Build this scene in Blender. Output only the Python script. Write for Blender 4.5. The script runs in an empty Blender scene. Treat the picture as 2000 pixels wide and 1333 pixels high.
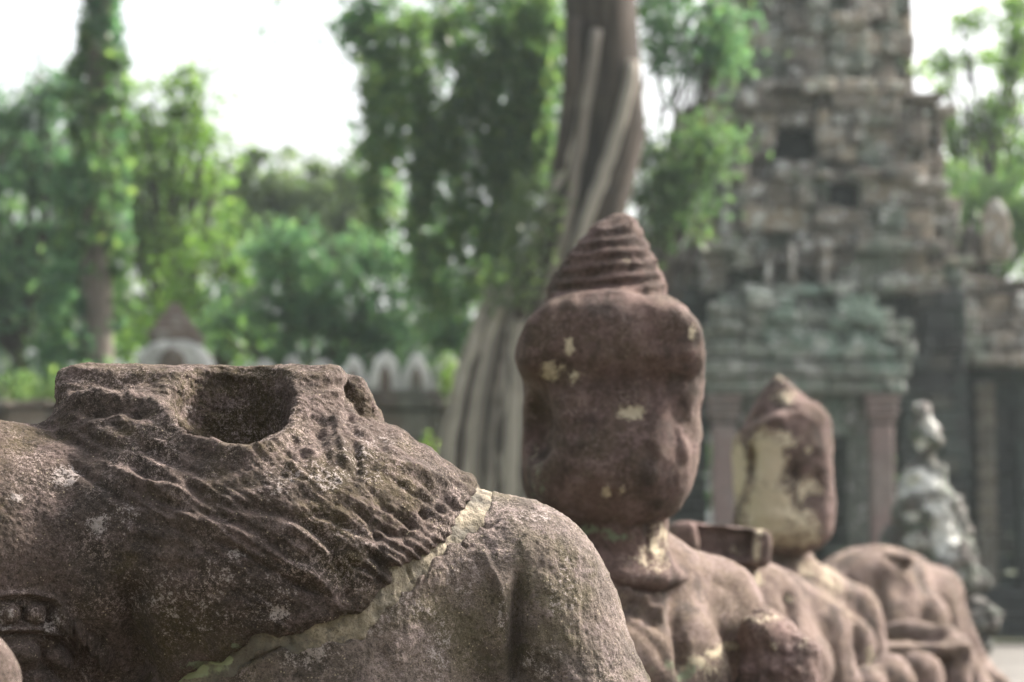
import bpy, math, random
import numpy as np

random.seed(7)
rng = np.random.default_rng(11)
sc = bpy.context.scene
col = sc.collection

# ------------------------------------------------------------------ camera, sky, sun, exposure
FPX = 4722.0                     # focal length in pixels of the 2000 px wide photograph (85 mm)
TILT = math.radians(5.12)
HAZE = 0.0005
GZ = -1.40                       # ground level; camera height is z = 0
cam_d = bpy.data.cameras.new("camera")
cam = bpy.data.objects.new("camera", cam_d)
col.objects.link(cam)
cam_d.lens = 85.0
cam_d.sensor_width = 36.0
cam_d.clip_start = 0.1
cam_d.clip_end = 2000.0
cam.location = (0, 0, 0)
cam.rotation_euler = (math.pi / 2 + TILT, 0, 0)
cam_d.dof.use_dof = True
cam_d.dof.focus_distance = 3.93
cam_d.dof.aperture_fstop = 4.2
sc.camera = cam

SUN_EL, SUN_AZ = math.radians(42), math.radians(60)      # azimuth from +Y (ahead) towards +X (right)
w = bpy.data.worlds.new("World")
sc.world = w
w.use_nodes = True
nt = w.node_tree
sky = nt.nodes.new("ShaderNodeTexSky")
sky.sky_type = 'NISHITA'
sky.sun_disc = False
sky.sun_elevation = SUN_EL
sky.sun_rotation = SUN_AZ
sky.dust_density = 7.0
sky.air_density = 1.0
hs = nt.nodes.new("ShaderNodeHueSaturation")
hs.inputs["Saturation"].default_value = 0.22             # high thin cloud: the sky is nearly white
nt.links.new(sky.outputs[0], hs.inputs["Color"])
bg = nt.nodes["Background"]
bg.inputs["Strength"].default_value = 0.13
nt.links.new(hs.outputs[0], bg.inputs["Color"])

sun_d = bpy.data.lights.new("sun", 'SUN')
sun_d.energy = 3.6
sun_d.angle = math.radians(8)
sun_d.color = (1.0, 0.90, 0.78)
sun = bpy.data.objects.new("sun", sun_d)
col.objects.link(sun)
dx, dy, dz = math.sin(SUN_AZ) * math.cos(SUN_EL), math.cos(SUN_AZ) * math.cos(SUN_EL), math.sin(SUN_EL)
import mathutils
sun.rotation_euler = mathutils.Vector((dx, dy, dz)).to_track_quat('Z', 'Y').to_euler()
sun.location = (20, 10, 30)

sc.view_settings.view_transform = 'Standard'
sc.view_settings.look = 'None'
sc.view_settings.gamma = 1.0
sc.view_settings.exposure = 1.75
sc.cycles.use_denoising = True
sc.cycles.max_bounces = 6
sc.cycles.diffuse_bounces = 3
sc.cycles.glossy_bounces = 2
sc.cycles.transmission_bounces = 3
sc.cycles.caustics_reflective = False
sc.cycles.caustics_refractive = False

# ------------------------------------------------------------------ helpers
CT, ST = math.cos(TILT), math.sin(TILT)

def at(px, py, y):
    """the point in the place that lies y metres ahead and shows at this pixel of the photograph"""
    rx = (px - 1000.0) / FPX
    ry = (666.5 - py) / FPX
    d = (rx, CT - ry * ST, ST + ry * CT)
    s = y / d[1]
    return np.array((d[0] * s, y, d[2] * s))

def chart(V):
    """pixel chart of points, used to lay carved marks on the statue's surface"""
    dep = V[:, 1] * CT + V[:, 2] * ST
    up = -V[:, 1] * ST + V[:, 2] * CT
    return 1000 + FPX * V[:, 0] / dep, 666.5 - FPX * up / dep

def tag(o, label=None, cat=None, group=None, kind=None):
    if label: o["label"] = label
    if cat: o["category"] = cat
    if group: o["group"] = group
    if kind: o["kind"] = kind
    return o

def link(name, me, mat=None, parent=None):
    o = bpy.data.objects.new(name, me)
    col.objects.link(o)
    if mat is not None:
        me.materials.append(mat)
    if parent is not None:
        o.parent = parent
        o.matrix_parent_inverse = mathutils.Matrix.Translation(-mathutils.Vector(parent.location))
    return o

def empty(name, loc):
    o = bpy.data.objects.new(name, None)
    o.location = loc
    o.empty_display_size = 0.2
    col.objects.link(o)
    return o

def mesh_np(name, V, F, smooth=True, attrs=None):
    """V (n,3), F (m,k) arrays -> mesh"""
    me = bpy.data.meshes.new(name)
    V = np.ascontiguousarray(V, dtype=np.float32)
    F = np.ascontiguousarray(F, dtype=np.int32)
    m, k = F.shape
    me.vertices.add(len(V))
    me.vertices.foreach_set("co", V.ravel())
    me.loops.add(m * k)
    me.loops.foreach_set("vertex_index", F.ravel())
    me.polygons.add(m)
    me.polygons.foreach_set("loop_start", np.arange(0, m * k, k, dtype=np.int32))
    me.polygons.foreach_set("loop_total", np.full(m, k, dtype=np.int32))
    me.polygons.foreach_set("use_smooth", np.full(m, smooth, dtype=bool))
    me.update(calc_edges=True)
    if attrs:
        for an, av in attrs.items():
            a = me.attributes.new(an, 'FLOAT', 'POINT')
            a.data.foreach_set("value", np.ascontiguousarray(av, dtype=np.float32))
    return me

# ---- noise
def _hash(ix, iy, iz, seed):
    h = (ix * 374761393 + iy * 668265263 + iz * 2147483647 + seed * 974634777) & 0xFFFFFFFF
    h = ((h ^ (h >> 13)) * 1274126177) & 0xFFFFFFFF
    h = ((h ^ (h >> 16)) * 2246822519) & 0xFFFFFFFF
    return ((h ^ (h >> 15)) & 0xFFFFFF) / float(0xFFFFFF)

def vnoise(P, seed=0):
    P = np.asarray(P, dtype=np.float64)
    I = np.floor(P).astype(np.int64)
    f = P - I
    f = f * f * f * (f * (f * 6 - 15) + 10)
    out = 0
    for a in (0, 1):
        wx = f[:, 0] if a else 1 - f[:, 0]
        for b in (0, 1):
            wy = f[:, 1] if b else 1 - f[:, 1]
            for c in (0, 1):
                wz = f[:, 2] if c else 1 - f[:, 2]
                out = out + wx * wy * wz * _hash(I[:, 0] + a, I[:, 1] + b, I[:, 2] + c, seed)
    return out * 2 - 1

def fbm(P, scale, octs=4, seed=0, gain=0.5):
    s = 0.0
    amp = 1.0
    Q = np.asarray(P) * scale
    for k in range(octs):
        s = s + amp * vnoise(Q + 17.3 * k, seed + k)
        Q = Q * 2.03
        amp *= gain
    return s

# ---- signed distance shapes on coordinate arrays
def smin(a, b, k):
    h = np.clip(0.5 + 0.5 * (b - a) / k, 0, 1)
    return b + (a - b) * h - k * h * (1 - h)

def smax(a, b, k):
    return -smin(-a, -b, k)

def ell(G, c, r, yaw=0.0, tilt=0.0):
    x, y, z = G[0] - c[0], G[1] - c[1], G[2] - c[2]
    if yaw:
        ca, sa = math.cos(yaw), math.sin(yaw)
        x, y = ca * x + sa * y, -sa * x + ca * y
    if tilt:
        ca, sa = math.cos(tilt), math.sin(tilt)
        x, z = ca * x + sa * z, -sa * x + ca * z
    k0 = np.sqrt((x / r[0]) ** 2 + (y / r[1]) ** 2 + (z / r[2]) ** 2)
    k1 = np.sqrt((x / r[0] ** 2) ** 2 + (y / r[1] ** 2) ** 2 + (z / r[2] ** 2) ** 2)
    return k0 * (k0 - 1) / np.maximum(k1, 1e-6)

def cap(G, a, b, ra, rb):
    a, b = np.asarray(a, float), np.asarray(b, float)
    d = b - a
    L2 = float(d @ d)
    t = np.clip(((G[0] - a[0]) * d[0] + (G[1] - a[1]) * d[1] + (G[2] - a[2]) * d[2]) / L2, 0, 1)
    q = np.sqrt((G[0] - a[0] - t * d[0]) ** 2 + (G[1] - a[1] - t * d[1]) ** 2 + (G[2] - a[2] - t * d[2]) ** 2)
    return q - (ra + (rb - ra) * t)

def rbox(G, c, h, r, yaw=0.0, tilt=0.0):
    x, y, z = G[0] - c[0], G[1] - c[1], G[2] - c[2]
    if yaw:
        ca, sa = math.cos(yaw), math.sin(yaw)
        x, y = ca * x + sa * y, -sa * x + ca * y
    if tilt:
        ca, sa = math.cos(tilt), math.sin(tilt)
        x, z = ca * x + sa * z, -sa * x + ca * z
    qx, qy, qz = np.abs(x) - h[0] + r, np.abs(y) - h[1] + r, np.abs(z) - h[2] + r
    return (np.sqrt(np.maximum(qx, 0) ** 2 + np.maximum(qy, 0) ** 2 + np.maximum(qz, 0) ** 2)
            + np.minimum(np.maximum(qx, np.maximum(qy, qz)), 0) - r)

def ecyl(G, c, rx, ry, z0, z1, rnd=0.02):
    """upright elliptic cylinder with rounded rims"""
    x, y = G[0] - c[0], G[1] - c[1]
    k0 = np.sqrt((x / rx) ** 2 + (y / ry) ** 2)
    k1 = np.sqrt((x / rx ** 2) ** 2 + (y / ry ** 2) ** 2)
    dr = k0 * (k0 - 1) / np.maximum(k1, 1e-6)
    dz_ = np.maximum(z0 - G[2], G[2] - z1)
    return smax(dr, dz_, rnd)

def surface_nets(fn, lo, hi, h):
    lo, hi = np.asarray(lo, float), np.asarray(hi, float)
    n = np.ceil((hi - lo) / h).astype(int) + 1
    ax = [lo[i] + h * np.arange(n[i]) for i in range(3)]
    G = np.meshgrid(*[a.astype(np.float32) for a in ax], indexing='ij', sparse=False)
    f = np.asarray(fn(G), dtype=np.float32)
    s = f < 0
    c = s[:-1, :-1, :-1].astype(np.int8)
    cnt = np.zeros_like(c)
    for i in (0, 1):
        for j in (0, 1):
            for k in (0, 1):
                cnt += s[i:n[0] - 1 + i, j:n[1] - 1 + j, k:n[2] - 1 + k]
    act = (cnt > 0) & (cnt < 8)
    I = np.argwhere(act)
    idx = np.full(act.shape, -1, dtype=np.int64)
    idx[act] = np.arange(len(I))
    acc = np.zeros((len(I), 3)); num = np.zeros(len(I))
    corners = [(i, j, k) for i in (0, 1) for j in (0, 1) for k in (0, 1)]
    val = {q: f[I[:, 0] + q[0], I[:, 1] + q[1], I[:, 2] + q[2]].astype(float) for q in corners}
    for q in corners:
        for d in range(3):
            if q[d] == 0:
                p = list(q); p[d] = 1; p = tuple(p)
                a, b = val[q], val[p]
                m = (a < 0) != (b < 0)
                t = np.where(m, a / np.where(m, a - b, 1), 0)
                pt = np.tile(np.array(q, float), (len(I), 1)); pt[:, d] += t
                acc[m] += pt[m]; num[m] += 1
    V = lo + h * (I + acc / num[:, None])
    quads = []
    for d in range(3):
        u, v = (d + 1) % 3, (d + 2) % 3
        sl0 = [slice(None)] * 3; sl1 = [slice(None)] * 3
        sl0[d] = slice(0, n[d] - 1); sl1[d] = slice(1, n[d])
        A, B = s[tuple(sl0)], s[tuple(sl1)]
        E = np.argwhere(A != B)
        ok = (E[:, u] > 0) & (E[:, v] > 0) & (E[:, u] < n[u] - 1) & (E[:, v] < n[v] - 1)
        E = E[ok]
        ins = A[E[:, 0], E[:, 1], E[:, 2]]
        def cell(du, dv):
            C = E.copy(); C[:, u] += du; C[:, v] += dv
            return idx[C[:, 0], C[:, 1], C[:, 2]]
        q = np.stack([cell(-1, -1), cell(0, -1), cell(0, 0), cell(-1, 0)], 1)
        q[~ins] = q[~ins][:, ::-1]
        quads.append(q)
    Q = np.concatenate(quads)
    Q = Q[(Q >= 0).all(1)]
    return V, Q

def laplace(V, Q, it=1, lam=0.5):
    for _ in range(it):
        S = np.zeros_like(V); N = np.zeros(len(V))
        for a, b in ((0, 1), (1, 2), (2, 3), (3, 0)):
            for i, j in ((a, b), (b, a)):
                S += np.stack([np.bincount(Q[:, i], V[Q[:, j], k], len(V)) for k in range(3)], 1)
                N += np.bincount(Q[:, i], minlength=len(V))
        V = V + lam * (S / np.maximum(N, 1)[:, None] - V)
    return V

def subdivide(V, Q, keep=None):
    """split each quad in four"""
    E = np.concatenate([Q[:, [0, 1]], Q[:, [1, 2]], Q[:, [2, 3]], Q[:, [3, 0]]])
    E.sort(axis=1)
    U, inv = np.unique(E[:, 0].astype(np.int64) * len(V) + E[:, 1], return_inverse=True)
    a, b = U // len(V), U % len(V)
    mid = (V[a] + V[b]) / 2
    cen = V[Q].mean(1)
    n0, n1 = len(V), len(V) + len(U)
    m = len(Q)
    e = [n0 + inv[k * m:(k + 1) * m] for k in range(4)]
    c = n1 + np.arange(m)
    Q4 = np.concatenate([np.stack([Q[:, 0], e[0], c, e[3]], 1), np.stack([e[0], Q[:, 1], e[1], c], 1),
                         np.stack([c, e[1], Q[:, 2], e[2]], 1), np.stack([e[3], c, e[2], Q[:, 3]], 1)])
    return np.concatenate([V, mid, cen]), Q4

def normals(V, Q):
    n = np.cross(V[Q[:, 2]] - V[Q[:, 0]], V[Q[:, 3]] - V[Q[:, 1]])
    N = np.zeros_like(V)
    for i in range(4):
        N += np.stack([np.bincount(Q[:, i], n[:, k], len(V)) for k in range(3)], 1)
    return N / np.maximum(np.linalg.norm(N, axis=1), 1e-9)[:, None]

def pdist(px, py, pts):
    """distance to a polyline in the chart, and position along it 0..1"""
    best = np.full(px.shape, 1e9); tt = np.zeros(px.shape)
    L = [math.dist(pts[i], pts[i + 1]) for i in range(len(pts) - 1)]
    tot, run = sum(L), 0.0
    for i in range(len(pts) - 1):
        ax_, ay_ = pts[i]; bx, by = pts[i + 1]
        ddx, ddy = bx - ax_, by - ay_
        t = np.clip(((px - ax_) * ddx + (py - ay_) * ddy) / (ddx * ddx + ddy * ddy), 0, 1)
        d = np.hypot(px - ax_ - t * ddx, py - ay_ - t * ddy)
        m = d < best
        best[m] = d[m]; tt[m] = (run + t[m] * L[i]) / tot
        run += L[i]
    return best, tt

# ---- plain mesh builders
class MB:
    def __init__(self):
        self.V, self.F, self.T, self.n = [], [], [], 0
    def add(self, V, F, tint=0.5):
        self.V.append(np.asarray(V, float)); self.F.append(np.asarray(F, int) + self.n)
        self.T.append(np.full(len(V), tint)); self.n += len(V)
    def box(self, c, h, tint=None, yaw=0.0, cham=0.0, jit=0.0):
        """box with chamfered edges: 24 corners"""
        b = min(cham, min(h) * 0.45)
        V = []
        for sx in (-1, 1):
            for sy in (-1, 1):
                for sz in (-1, 1):
                    V += [(sx * h[0], sy * (h[1] - b), sz * (h[2] - b)),
                          (sx * (h[0] - b), sy * h[1], sz * (h[2] - b)),
                          (sx * (h[0] - b), sy * (h[1] - b), sz * h[2])]
        V = np.array(V)
        if jit:
            for k in range(8):
                V[3 * k:3 * k + 3] += rng.normal(0, jit, 3)
        ca, sa = math.cos(yaw), math.sin(yaw)
        V = np.stack([ca * V[:, 0] - sa * V[:, 1], sa * V[:, 0] + ca * V[:, 1], V[:, 2]], 1) + np.asarray(c)
        self.add(V, BOXF, rng.random() if tint is None else tint)
    def tube(self, pts, rad, seg=10, tint=0.5, flat=None):
        pts = np.asarray(pts, float); n = len(pts)
        rad = np.asarray(rad, float) if np.ndim(rad) else np.full(n, rad)
        T = np.gradient(pts, axis=0); T /= np.linalg.norm(T, axis=1)[:, None]
        ref = np.array((0.31, 0.9, 0.1))
        U = np.cross(T, ref); U /= np.maximum(np.linalg.norm(U, axis=1), 1e-6)[:, None]
        W = np.cross(T, U)
        a = np.linspace(0, 2 * np.pi, seg, endpoint=False)
        V = (pts[:, None, :] + rad[:, None, None] * (np.cos(a)[None, :, None] * U[:, None, :] + np.sin(a)[None, :, None] * W[:, None, :])).reshape(-1, 3)
        F = []
        for i in range(n - 1):
            for j in range(seg):
                k = (j + 1) % seg
                F.append((i * seg + j, i * seg + k, (i + 1) * seg + k, (i + 1) * seg + j))
        V = np.vstack([V, pts[0], pts[-1]])
        e0, e1 = n * seg, n * seg + 1
        for j in range(0, seg, 1):
            k = (j + 1) % seg
            F.append((e0, k, j, j)); F.append((e1, (n - 1) * seg + j, (n - 1) * seg + k, (n - 1) * seg + k))
        self.add(V, F, tint)
    def build(self, name, mat, parent=None, smooth=False):
        V = np.concatenate(self.V); F = np.concatenate(self.F); T = np.concatenate(self.T)
        me = bpy.data.meshes.new(name)
        faces = []
        for f in F.tolist():
            g = []
            for i in f:
                if i not in g: g.append(i)
            faces.append(g)
        me.from_pydata(V.tolist(), [], faces)
        me.polygons.foreach_set("use_smooth", np.full(len(faces), smooth, dtype=bool))
        a = me.attributes.new("tint", 'FLOAT', 'POINT')
        a.data.foreach_set("value", T.astype(np.float32))
        me.update()
        return link(name, me, mat, parent)

def _boxf():
    def id_(sx, sy, sz, k): return ((sx * 2 + sy) * 2 + sz) * 3 + k
    F = []
    for s in (0, 1):
        q = [id_(s, 0, 0, 0), id_(s, 1, 0, 0), id_(s, 1, 1, 0), id_(s, 0, 1, 0)]; F.append(q if s else q[::-1])
        q = [id_(0, s, 0, 1), id_(0, s, 1, 1), id_(1, s, 1, 1), id_(1, s, 0, 1)]; F.append(q if s else q[::-1])
        q = [id_(0, 0, s, 2), id_(1, 0, s, 2), id_(1, 1, s, 2), id_(0, 1, s, 2)]; F.append(q if s else q[::-1])
    for a in (0, 1):
        for b in (0, 1):
            sg = (a == b)
            q = [id_(a, b, 0, 0), id_(a, b, 0, 1), id_(a, b, 1, 1), id_(a, b, 1, 0)]; F.append(q if sg else q[::-1])
            q = [id_(a, 0, b, 2), id_(a, 0, b, 0), id_(a, 1, b, 0), id_(a, 1, b, 2)]; F.append(q if sg else q[::-1])
            q = [id_(0, a, b, 1), id_(0, a, b, 2), id_(1, a, b, 2), id_(1, a, b, 1)]; F.append(q if sg else q[::-1])
    for a in (0, 1):
        for b in (0, 1):
            for c in (0, 1):
                t = [id_(a, b, c, 0), id_(a, b, c, 1), id_(a, b, c, 2)]
                if (a + b + c) % 2 == 0: t = t[::-1]
                F.append(t + [t[-1]])
    return np.array(F)
BOXF = _boxf()

# ------------------------------------------------------------------ materials
class NT:
    def __init__(self, name):
        self.m = bpy.data.materials.new(name)
        self.m.use_nodes = True
        self.t = self.m.node_tree
        self.b = self.t.nodes["Principled BSDF"]
        self.b.inputs["Roughness"].default_value = 0.9
        self.b.inputs["Specular IOR Level"].default_value = 0.2
        tc = self.t.nodes.new("ShaderNodeTexCoord")
        self.obj = tc.outputs["Object"]
    def noise(self, scale, detail=4, rough=0.55, vec=None, dist=0.0):
        n = self.t.nodes.new("ShaderNodeTexNoise")
        n.inputs["Scale"].default_value = scale
        n.inputs["Detail"].default_value = detail
        n.inputs["Roughness"].default_value = rough
        n.inputs["Distortion"].default_value = dist
        self.t.links.new(vec or self.obj, n.inputs["Vector"])
        return n.outputs["Fac"]
    def voro(self, scale, vec=None, feat='F1'):
        n = self.t.nodes.new("ShaderNodeTexVoronoi")
        n.feature = feat
        n.inputs["Scale"].default_value = scale
        self.t.links.new(vec or self.obj, n.inputs["Vector"])
        return n.outputs["Distance"]
    def mapped(self, s, rot=(0, 0, 0)):
        n = self.t.nodes.new("ShaderNodeMapping")
        n.inputs["Scale"].default_value = s
        n.inputs["Rotation"].default_value = rot
        self.t.links.new(self.obj, n.inputs["Vector"])
        return n.outputs[0]
    def ramp(self, fac, a, b, lo=0.0, hi=1.0):
        n = self.t.nodes.new("ShaderNodeMapRange")
        n.interpolation_type = 'SMOOTHSTEP'
        n.inputs[1].default_value = a; n.inputs[2].default_value = b
        n.inputs[3].default_value = lo; n.inputs[4].default_value = hi
        self.t.links.new(fac, n.inputs[0])
        return n.outputs[0]
    def math(self, op, a, b=None):
        n = self.t.nodes.new("ShaderNodeMath"); n.operation = op
        for i, v in enumerate((a, b)):
            if v is None: continue
            if hasattr(v, "is_linked"): self.t.links.new(v, n.inputs[i])
            else: n.inputs[i].default_value = v
        return n.outputs[0]
    def mix(self, fac, a, b):
        n = self.t.nodes.new("ShaderNodeMix"); n.data_type = 'RGBA'
        for i, v in ((0, fac), (6, a), (7, b)):
            if hasattr(v, "is_linked"): self.t.links.new(v, n.inputs[i])
            elif i == 0: n.inputs[0].default_value = v
            else: n.inputs[i].default_value = (*v, 1)
        return n.outputs[2]
    def attr(self, name):
        n = self.t.nodes.new("ShaderNodeAttribute"); n.attribute_name = name
        return n.outputs["Fac"]
    def bump(self, h, strength, dist, prev=None):
        n = self.t.nodes.new("ShaderNodeBump")
        n.inputs["Strength"].default_value = strength
        n.inputs["Distance"].default_value = dist
        self.t.links.new(h, n.inputs["Height"])
        if prev is not None: self.t.links.new(prev, n.inputs["Normal"])
        return n.outputs[0]
    def out(self, colour, normal=None):
        self.t.links.new(colour, self.b.inputs["Base Color"])
        if normal is not None: self.t.links.new(normal, self.b.inputs["Normal"])
        return self.m

def sandstone(name, dark, mid, light, moss, moss_amt=0.5, speck=0.5, lichen=(0.40, 0.345, 0.325), seed=(0, 0, 0), fine=1.0, black=0.5, solid=0.0):
    """weathered sandstone: mottled base, moss film, black algae, pale speckle lichen, patch lichen by attribute"""
    n = NT(name)
    big = n.noise(5.5, 5, 0.6)
    md = n.noise(26, 6, 0.68)
    fin = n.noise(130, 5, 0.72)
    grain = n.noise(420, 3, 0.75)
    c = n.mix(n.ramp(big, 0.38, 0.62), dark, mid)
    c = n.mix(n.ramp(md, 0.46, 0.66, 0, 0.75), c, light)
    ms = n.math('MULTIPLY', n.ramp(n.noise(4.1, 5, 0.65, n.mapped((1, 1, 1.3), (0.4, 0.2, 1))), 0.44, 0.6, 0, moss_amt), n.ramp(md, 0.35, 0.55, 0.35, 1))
    c = n.mix(ms, c, moss)
    pr = n.math('MULTIPLY', n.ramp(n.noise(13, 5, 0.7, n.mapped((1, 1, 1.2), (1.1, 0.5, 0.2))), 0.50, 0.62, 0, 0.75), n.ramp(fin, 0.36, 0.56, 0.25, 1))
    c = n.mix(pr, c, (light[0] * 0.98, light[1] * 0.97, light[2] * 1.04))
    bl = n.math('MULTIPLY', n.ramp(n.noise(7.3, 6, 0.7, n.mapped((1, 1, 0.6), (0, 0.3, 0))), 0.5, 0.64, 0, black), n.ramp(fin, 0.35, 0.6, 0.35, 1))
    c = n.mix(bl, c, (0.022, 0.019, 0.017))
    # open grain: dark pits and pale grains
    c = n.mix(n.ramp(fin, 0.47, 0.36, 0, 0.55), c, (0.016, 0.013, 0.011))
    c = n.mix(n.ramp(grain, 0.47, 0.36, 0, 0.5), c, (0.016, 0.013, 0.011))
    # pale crusts: sharp little flecks gathered in drifts
    drift = n.ramp(n.noise(8.0, 6, 0.72), 0.46, 0.66)
    fl = n.math('MULTIPLY', n.ramp(fin, 0.515, 0.575, 0, speck), n.math('ADD', n.math('MULTIPLY', drift, 0.85), 0.15))
    fl = n.math('MULTIPLY', fl, n.ramp(grain, 0.40, 0.54, 0.15, 1))
    c = n.mix(fl, c, (0.40, 0.315, 0.295))
    f2 = n.math('MULTIPLY', n.ramp(grain, 0.56, 0.64, 0, speck), n.math('ADD', n.math('MULTIPLY', drift, 0.7), 0.2))
    c = n.mix(f2, c, (0.50, 0.40, 0.34))
    dots = n.math('MULTIPLY', n.ramp(n.voro(125), 0.12, 0.19, 1, 0), n.ramp(n.noise(40, 3), 0.53, 0.6, 0, 0.85))
    c = n.mix(dots, c, (0.44, 0.37, 0.26))
    # lichen patches where they grow: ragged and granular
    lm = n.math('ADD', n.attr("lichen"), n.math('MULTIPLY', n.math('SUBTRACT', fin, 0.5), 3.0 - 2.0 * solid))
    lm = n.math('ADD', lm, n.math('MULTIPLY', n.math('SUBTRACT', md, 0.5), 2.2))
    lm = n.math('ADD', lm, n.math('MULTIPLY', n.math('SUBTRACT', grain, 0.5), 2.0 - 1.2 * solid))
    c = n.mix(n.math('MULTIPLY', n.ramp(lm, 0.50, 0.85, 0, 0.9), n.ramp(n.attr("lichen"), 0.02, 0.1)), c, lichen)
    gm = n.math('ADD', n.attr("green"), n.math('MULTIPLY', n.math('SUBTRACT', md, 0.5), 2.6))
    gm = n.math('ADD', gm, n.math('MULTIPLY', n.math('SUBTRACT', fin, 0.5), 1.6))
    c = n.mix(n.math('MULTIPLY', n.ramp(gm, 0.4, 0.75, 0, 0.9), n.ramp(n.attr("green"), 0.02, 0.1)), c, (0.165, 0.195, 0.125))
    b1 = n.bump(md, 0.75, 0.007 * fine)
    b2 = n.bump(fin, 1.0, 0.0075 * fine, b1)
    b3 = n.bump(grain, 0.9, 0.0026 * fine, b2)
    return n.out(c, b3)

M_UP = sandstone("sandstone_upper", (0.054, 0.040, 0.033), (0.092, 0.066, 0.055), (0.142, 0.103, 0.089), (0.068, 0.052, 0.022), 0.85, 0.85)
M_LOW = sandstone("sandstone_lower", (0.10, 0.082, 0.069), (0.175, 0.137, 0.117), (0.24, 0.19, 0.168), (0.125, 0.106, 0.065), 0.85, 0.7, black=0.6)
M_ROW = sandstone("sandstone_row", (0.115, 0.080, 0.067), (0.19, 0.135, 0.115), (0.25, 0.185, 0.16), (0.14, 0.105, 0.068), 0.5, 0.5, lichen=(0.5, 0.43, 0.31), black=0.85, solid=.4)
M_HEAD = sandstone("sandstone_head", (0.078, 0.050, 0.044), (0.142, 0.090, 0.079), (0.205, 0.138, 0.122), (0.085, 0.066, 0.042), 0.45, 0.45, lichen=(0.56, 0.48, 0.35), black=0.75, solid=.2)
M_PALE = sandstone("sandstone_lichened", (0.05, 0.05, 0.047), (0.10, 0.098, 0.092), (0.19, 0.188, 0.178), (0.13, 0.18, 0.14), 0.7, 0.8, lichen=(0.68, 0.68, 0.65), solid=.3)

def mortar_mat(name="lime_mortar", A=(0.15, 0.128, 0.095), B=(0.31, 0.265, 0.20)):
    n = NT(name)
    c = n.mix(n.ramp(n.noise(30, 5, 0.65), 0.35, 0.65), A, B)
    c = n.mix(n.ramp(n.noise(9, 5, .65), 0.42, 0.56, 0, 0.9), c, (0.115, 0.105, 0.09))
    c = n.mix(n.ramp(n.noise(70, 5, .7), 0.52, 0.62, 0, 0.7), c, (0.10, 0.085, 0.07))
    c = n.mix(n.ramp(n.noise(330, 3, .7), 0.44, 0.34, 0, 0.6), c, (0.05, 0.043, 0.036))
    c = n.mix(n.ramp(n.voro(120), 0.12, 0.2, 0.6, 0), c, (0.13, 0.11, 0.08))
    gm = n.math('ADD', n.attr("green"), n.math('MULTIPLY', n.math('SUBTRACT', n.noise(26, 4), 0.5), 1.5))
    c = n.mix(n.math('MULTIPLY', n.ramp(gm, 0.4, 0.6), n.ramp(n.attr("green"), 0.02, 0.1)), c, (0.24, 0.265, 0.165))
    b = n.bump(n.noise(60, 5, 0.7), 0.9, 0.006)
    b = n.bump(n.noise(300, 3, 0.7), 0.8, 0.002, b)
    return n.out(c, b)
M_MORT = mortar_mat()
M_CREAM = mortar_mat("cream_mortar", (0.17, 0.135, 0.095), (0.42, 0.35, 0.25))

def masonry(name, cols, lichen_amt=0.5, green_amt=0.4, dark_amt=0.4, white=(0.6, 0.6, 0.58)):
    """old block masonry: each block has its own tone (attribute), streaks, pale and green lichens"""
    n = NT(name)
    t = n.attr("tint")
    c = n.mix(n.ramp(t, 0.0, 0.5), cols[0], cols[1])
    c = n.mix(n.ramp(t, 0.5, 1.0), c, cols[2])
    c = n.mix(n.ramp(n.noise(2.0, 5, 0.65), 0.48, 0.64, 0, dark_amt), c, (0.05, 0.048, 0.048))
    c = n.mix(n.ramp(n.noise(1.1, 4, 0.6, n.mapped((1, 1, 0.7), (0.3, 0.1, 0.7))), 0.5, 0.62, 0, green_amt), c, (0.16, 0.235, 0.19))
    c = n.mix(n.ramp(n.noise(2.3, 6, 0.72), 0.545, 0.62, 0, lichen_amt), c, white)
    c = n.mix(n.ramp(n.noise(5.0, 6, 0.7), 0.56, 0.64, 0, lichen_amt), c, white)
    c = n.mix(n.ramp(n.noise(14, 4, 0.7), 0.35, 0.65, 0.0, 0.3), c, (0.07, 0.065, 0.06))
    b = n.bump(n.noise(8, 6, 0.65), 0.8, 0.05)
    return n.out(c, b)
M_TOWER = masonry("tower_masonry", ((0.085, 0.074, 0.066), (0.22, 0.19, 0.165), (0.40, 0.335, 0.265)), 0.9, 0.45, 0.75)
M_GREEN = masonry("lichened_masonry", ((0.13, 0.14, 0.122), (0.20, 0.22, 0.19), (0.27, 0.30, 0.26)), 0.7, 0.75, 0.5)
M_DARKW = masonry("shade_dark_masonry", ((0.018, 0.019, 0.021), (0.034, 0.036, 0.038), (0.075, 0.070, 0.062)), 0.05, 0.15, 0.6)  # near-black base colour holds the gallery wall's shade under the eaves
M_PINK = masonry("pink_sandstone", ((0.21, 0.155, 0.145), (0.26, 0.19, 0.18), (0.29, 0.22, 0.2)), 0.1, 0.15, 0.2)
M_TAN = masonry("tan_sandstone", ((0.12, 0.105, 0.085), (0.17, 0.148, 0.115), (0.21, 0.18, 0.14)), 0.2, 0.1, 0.45)
M_LAT = masonry("laterite", ((0.12, 0.09, 0.075), (0.17, 0.13, 0.11), (0.22, 0.17, 0.14)), 0.2, 0.25, 0.5)
M_FIN = masonry("finial_stone", ((0.2, 0.2, 0.2), (0.48, 0.48, 0.47), (0.72, 0.72, 0.7)), 0.9, 0.1, 0.35, (0.72, 0.72, 0.71))

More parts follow.
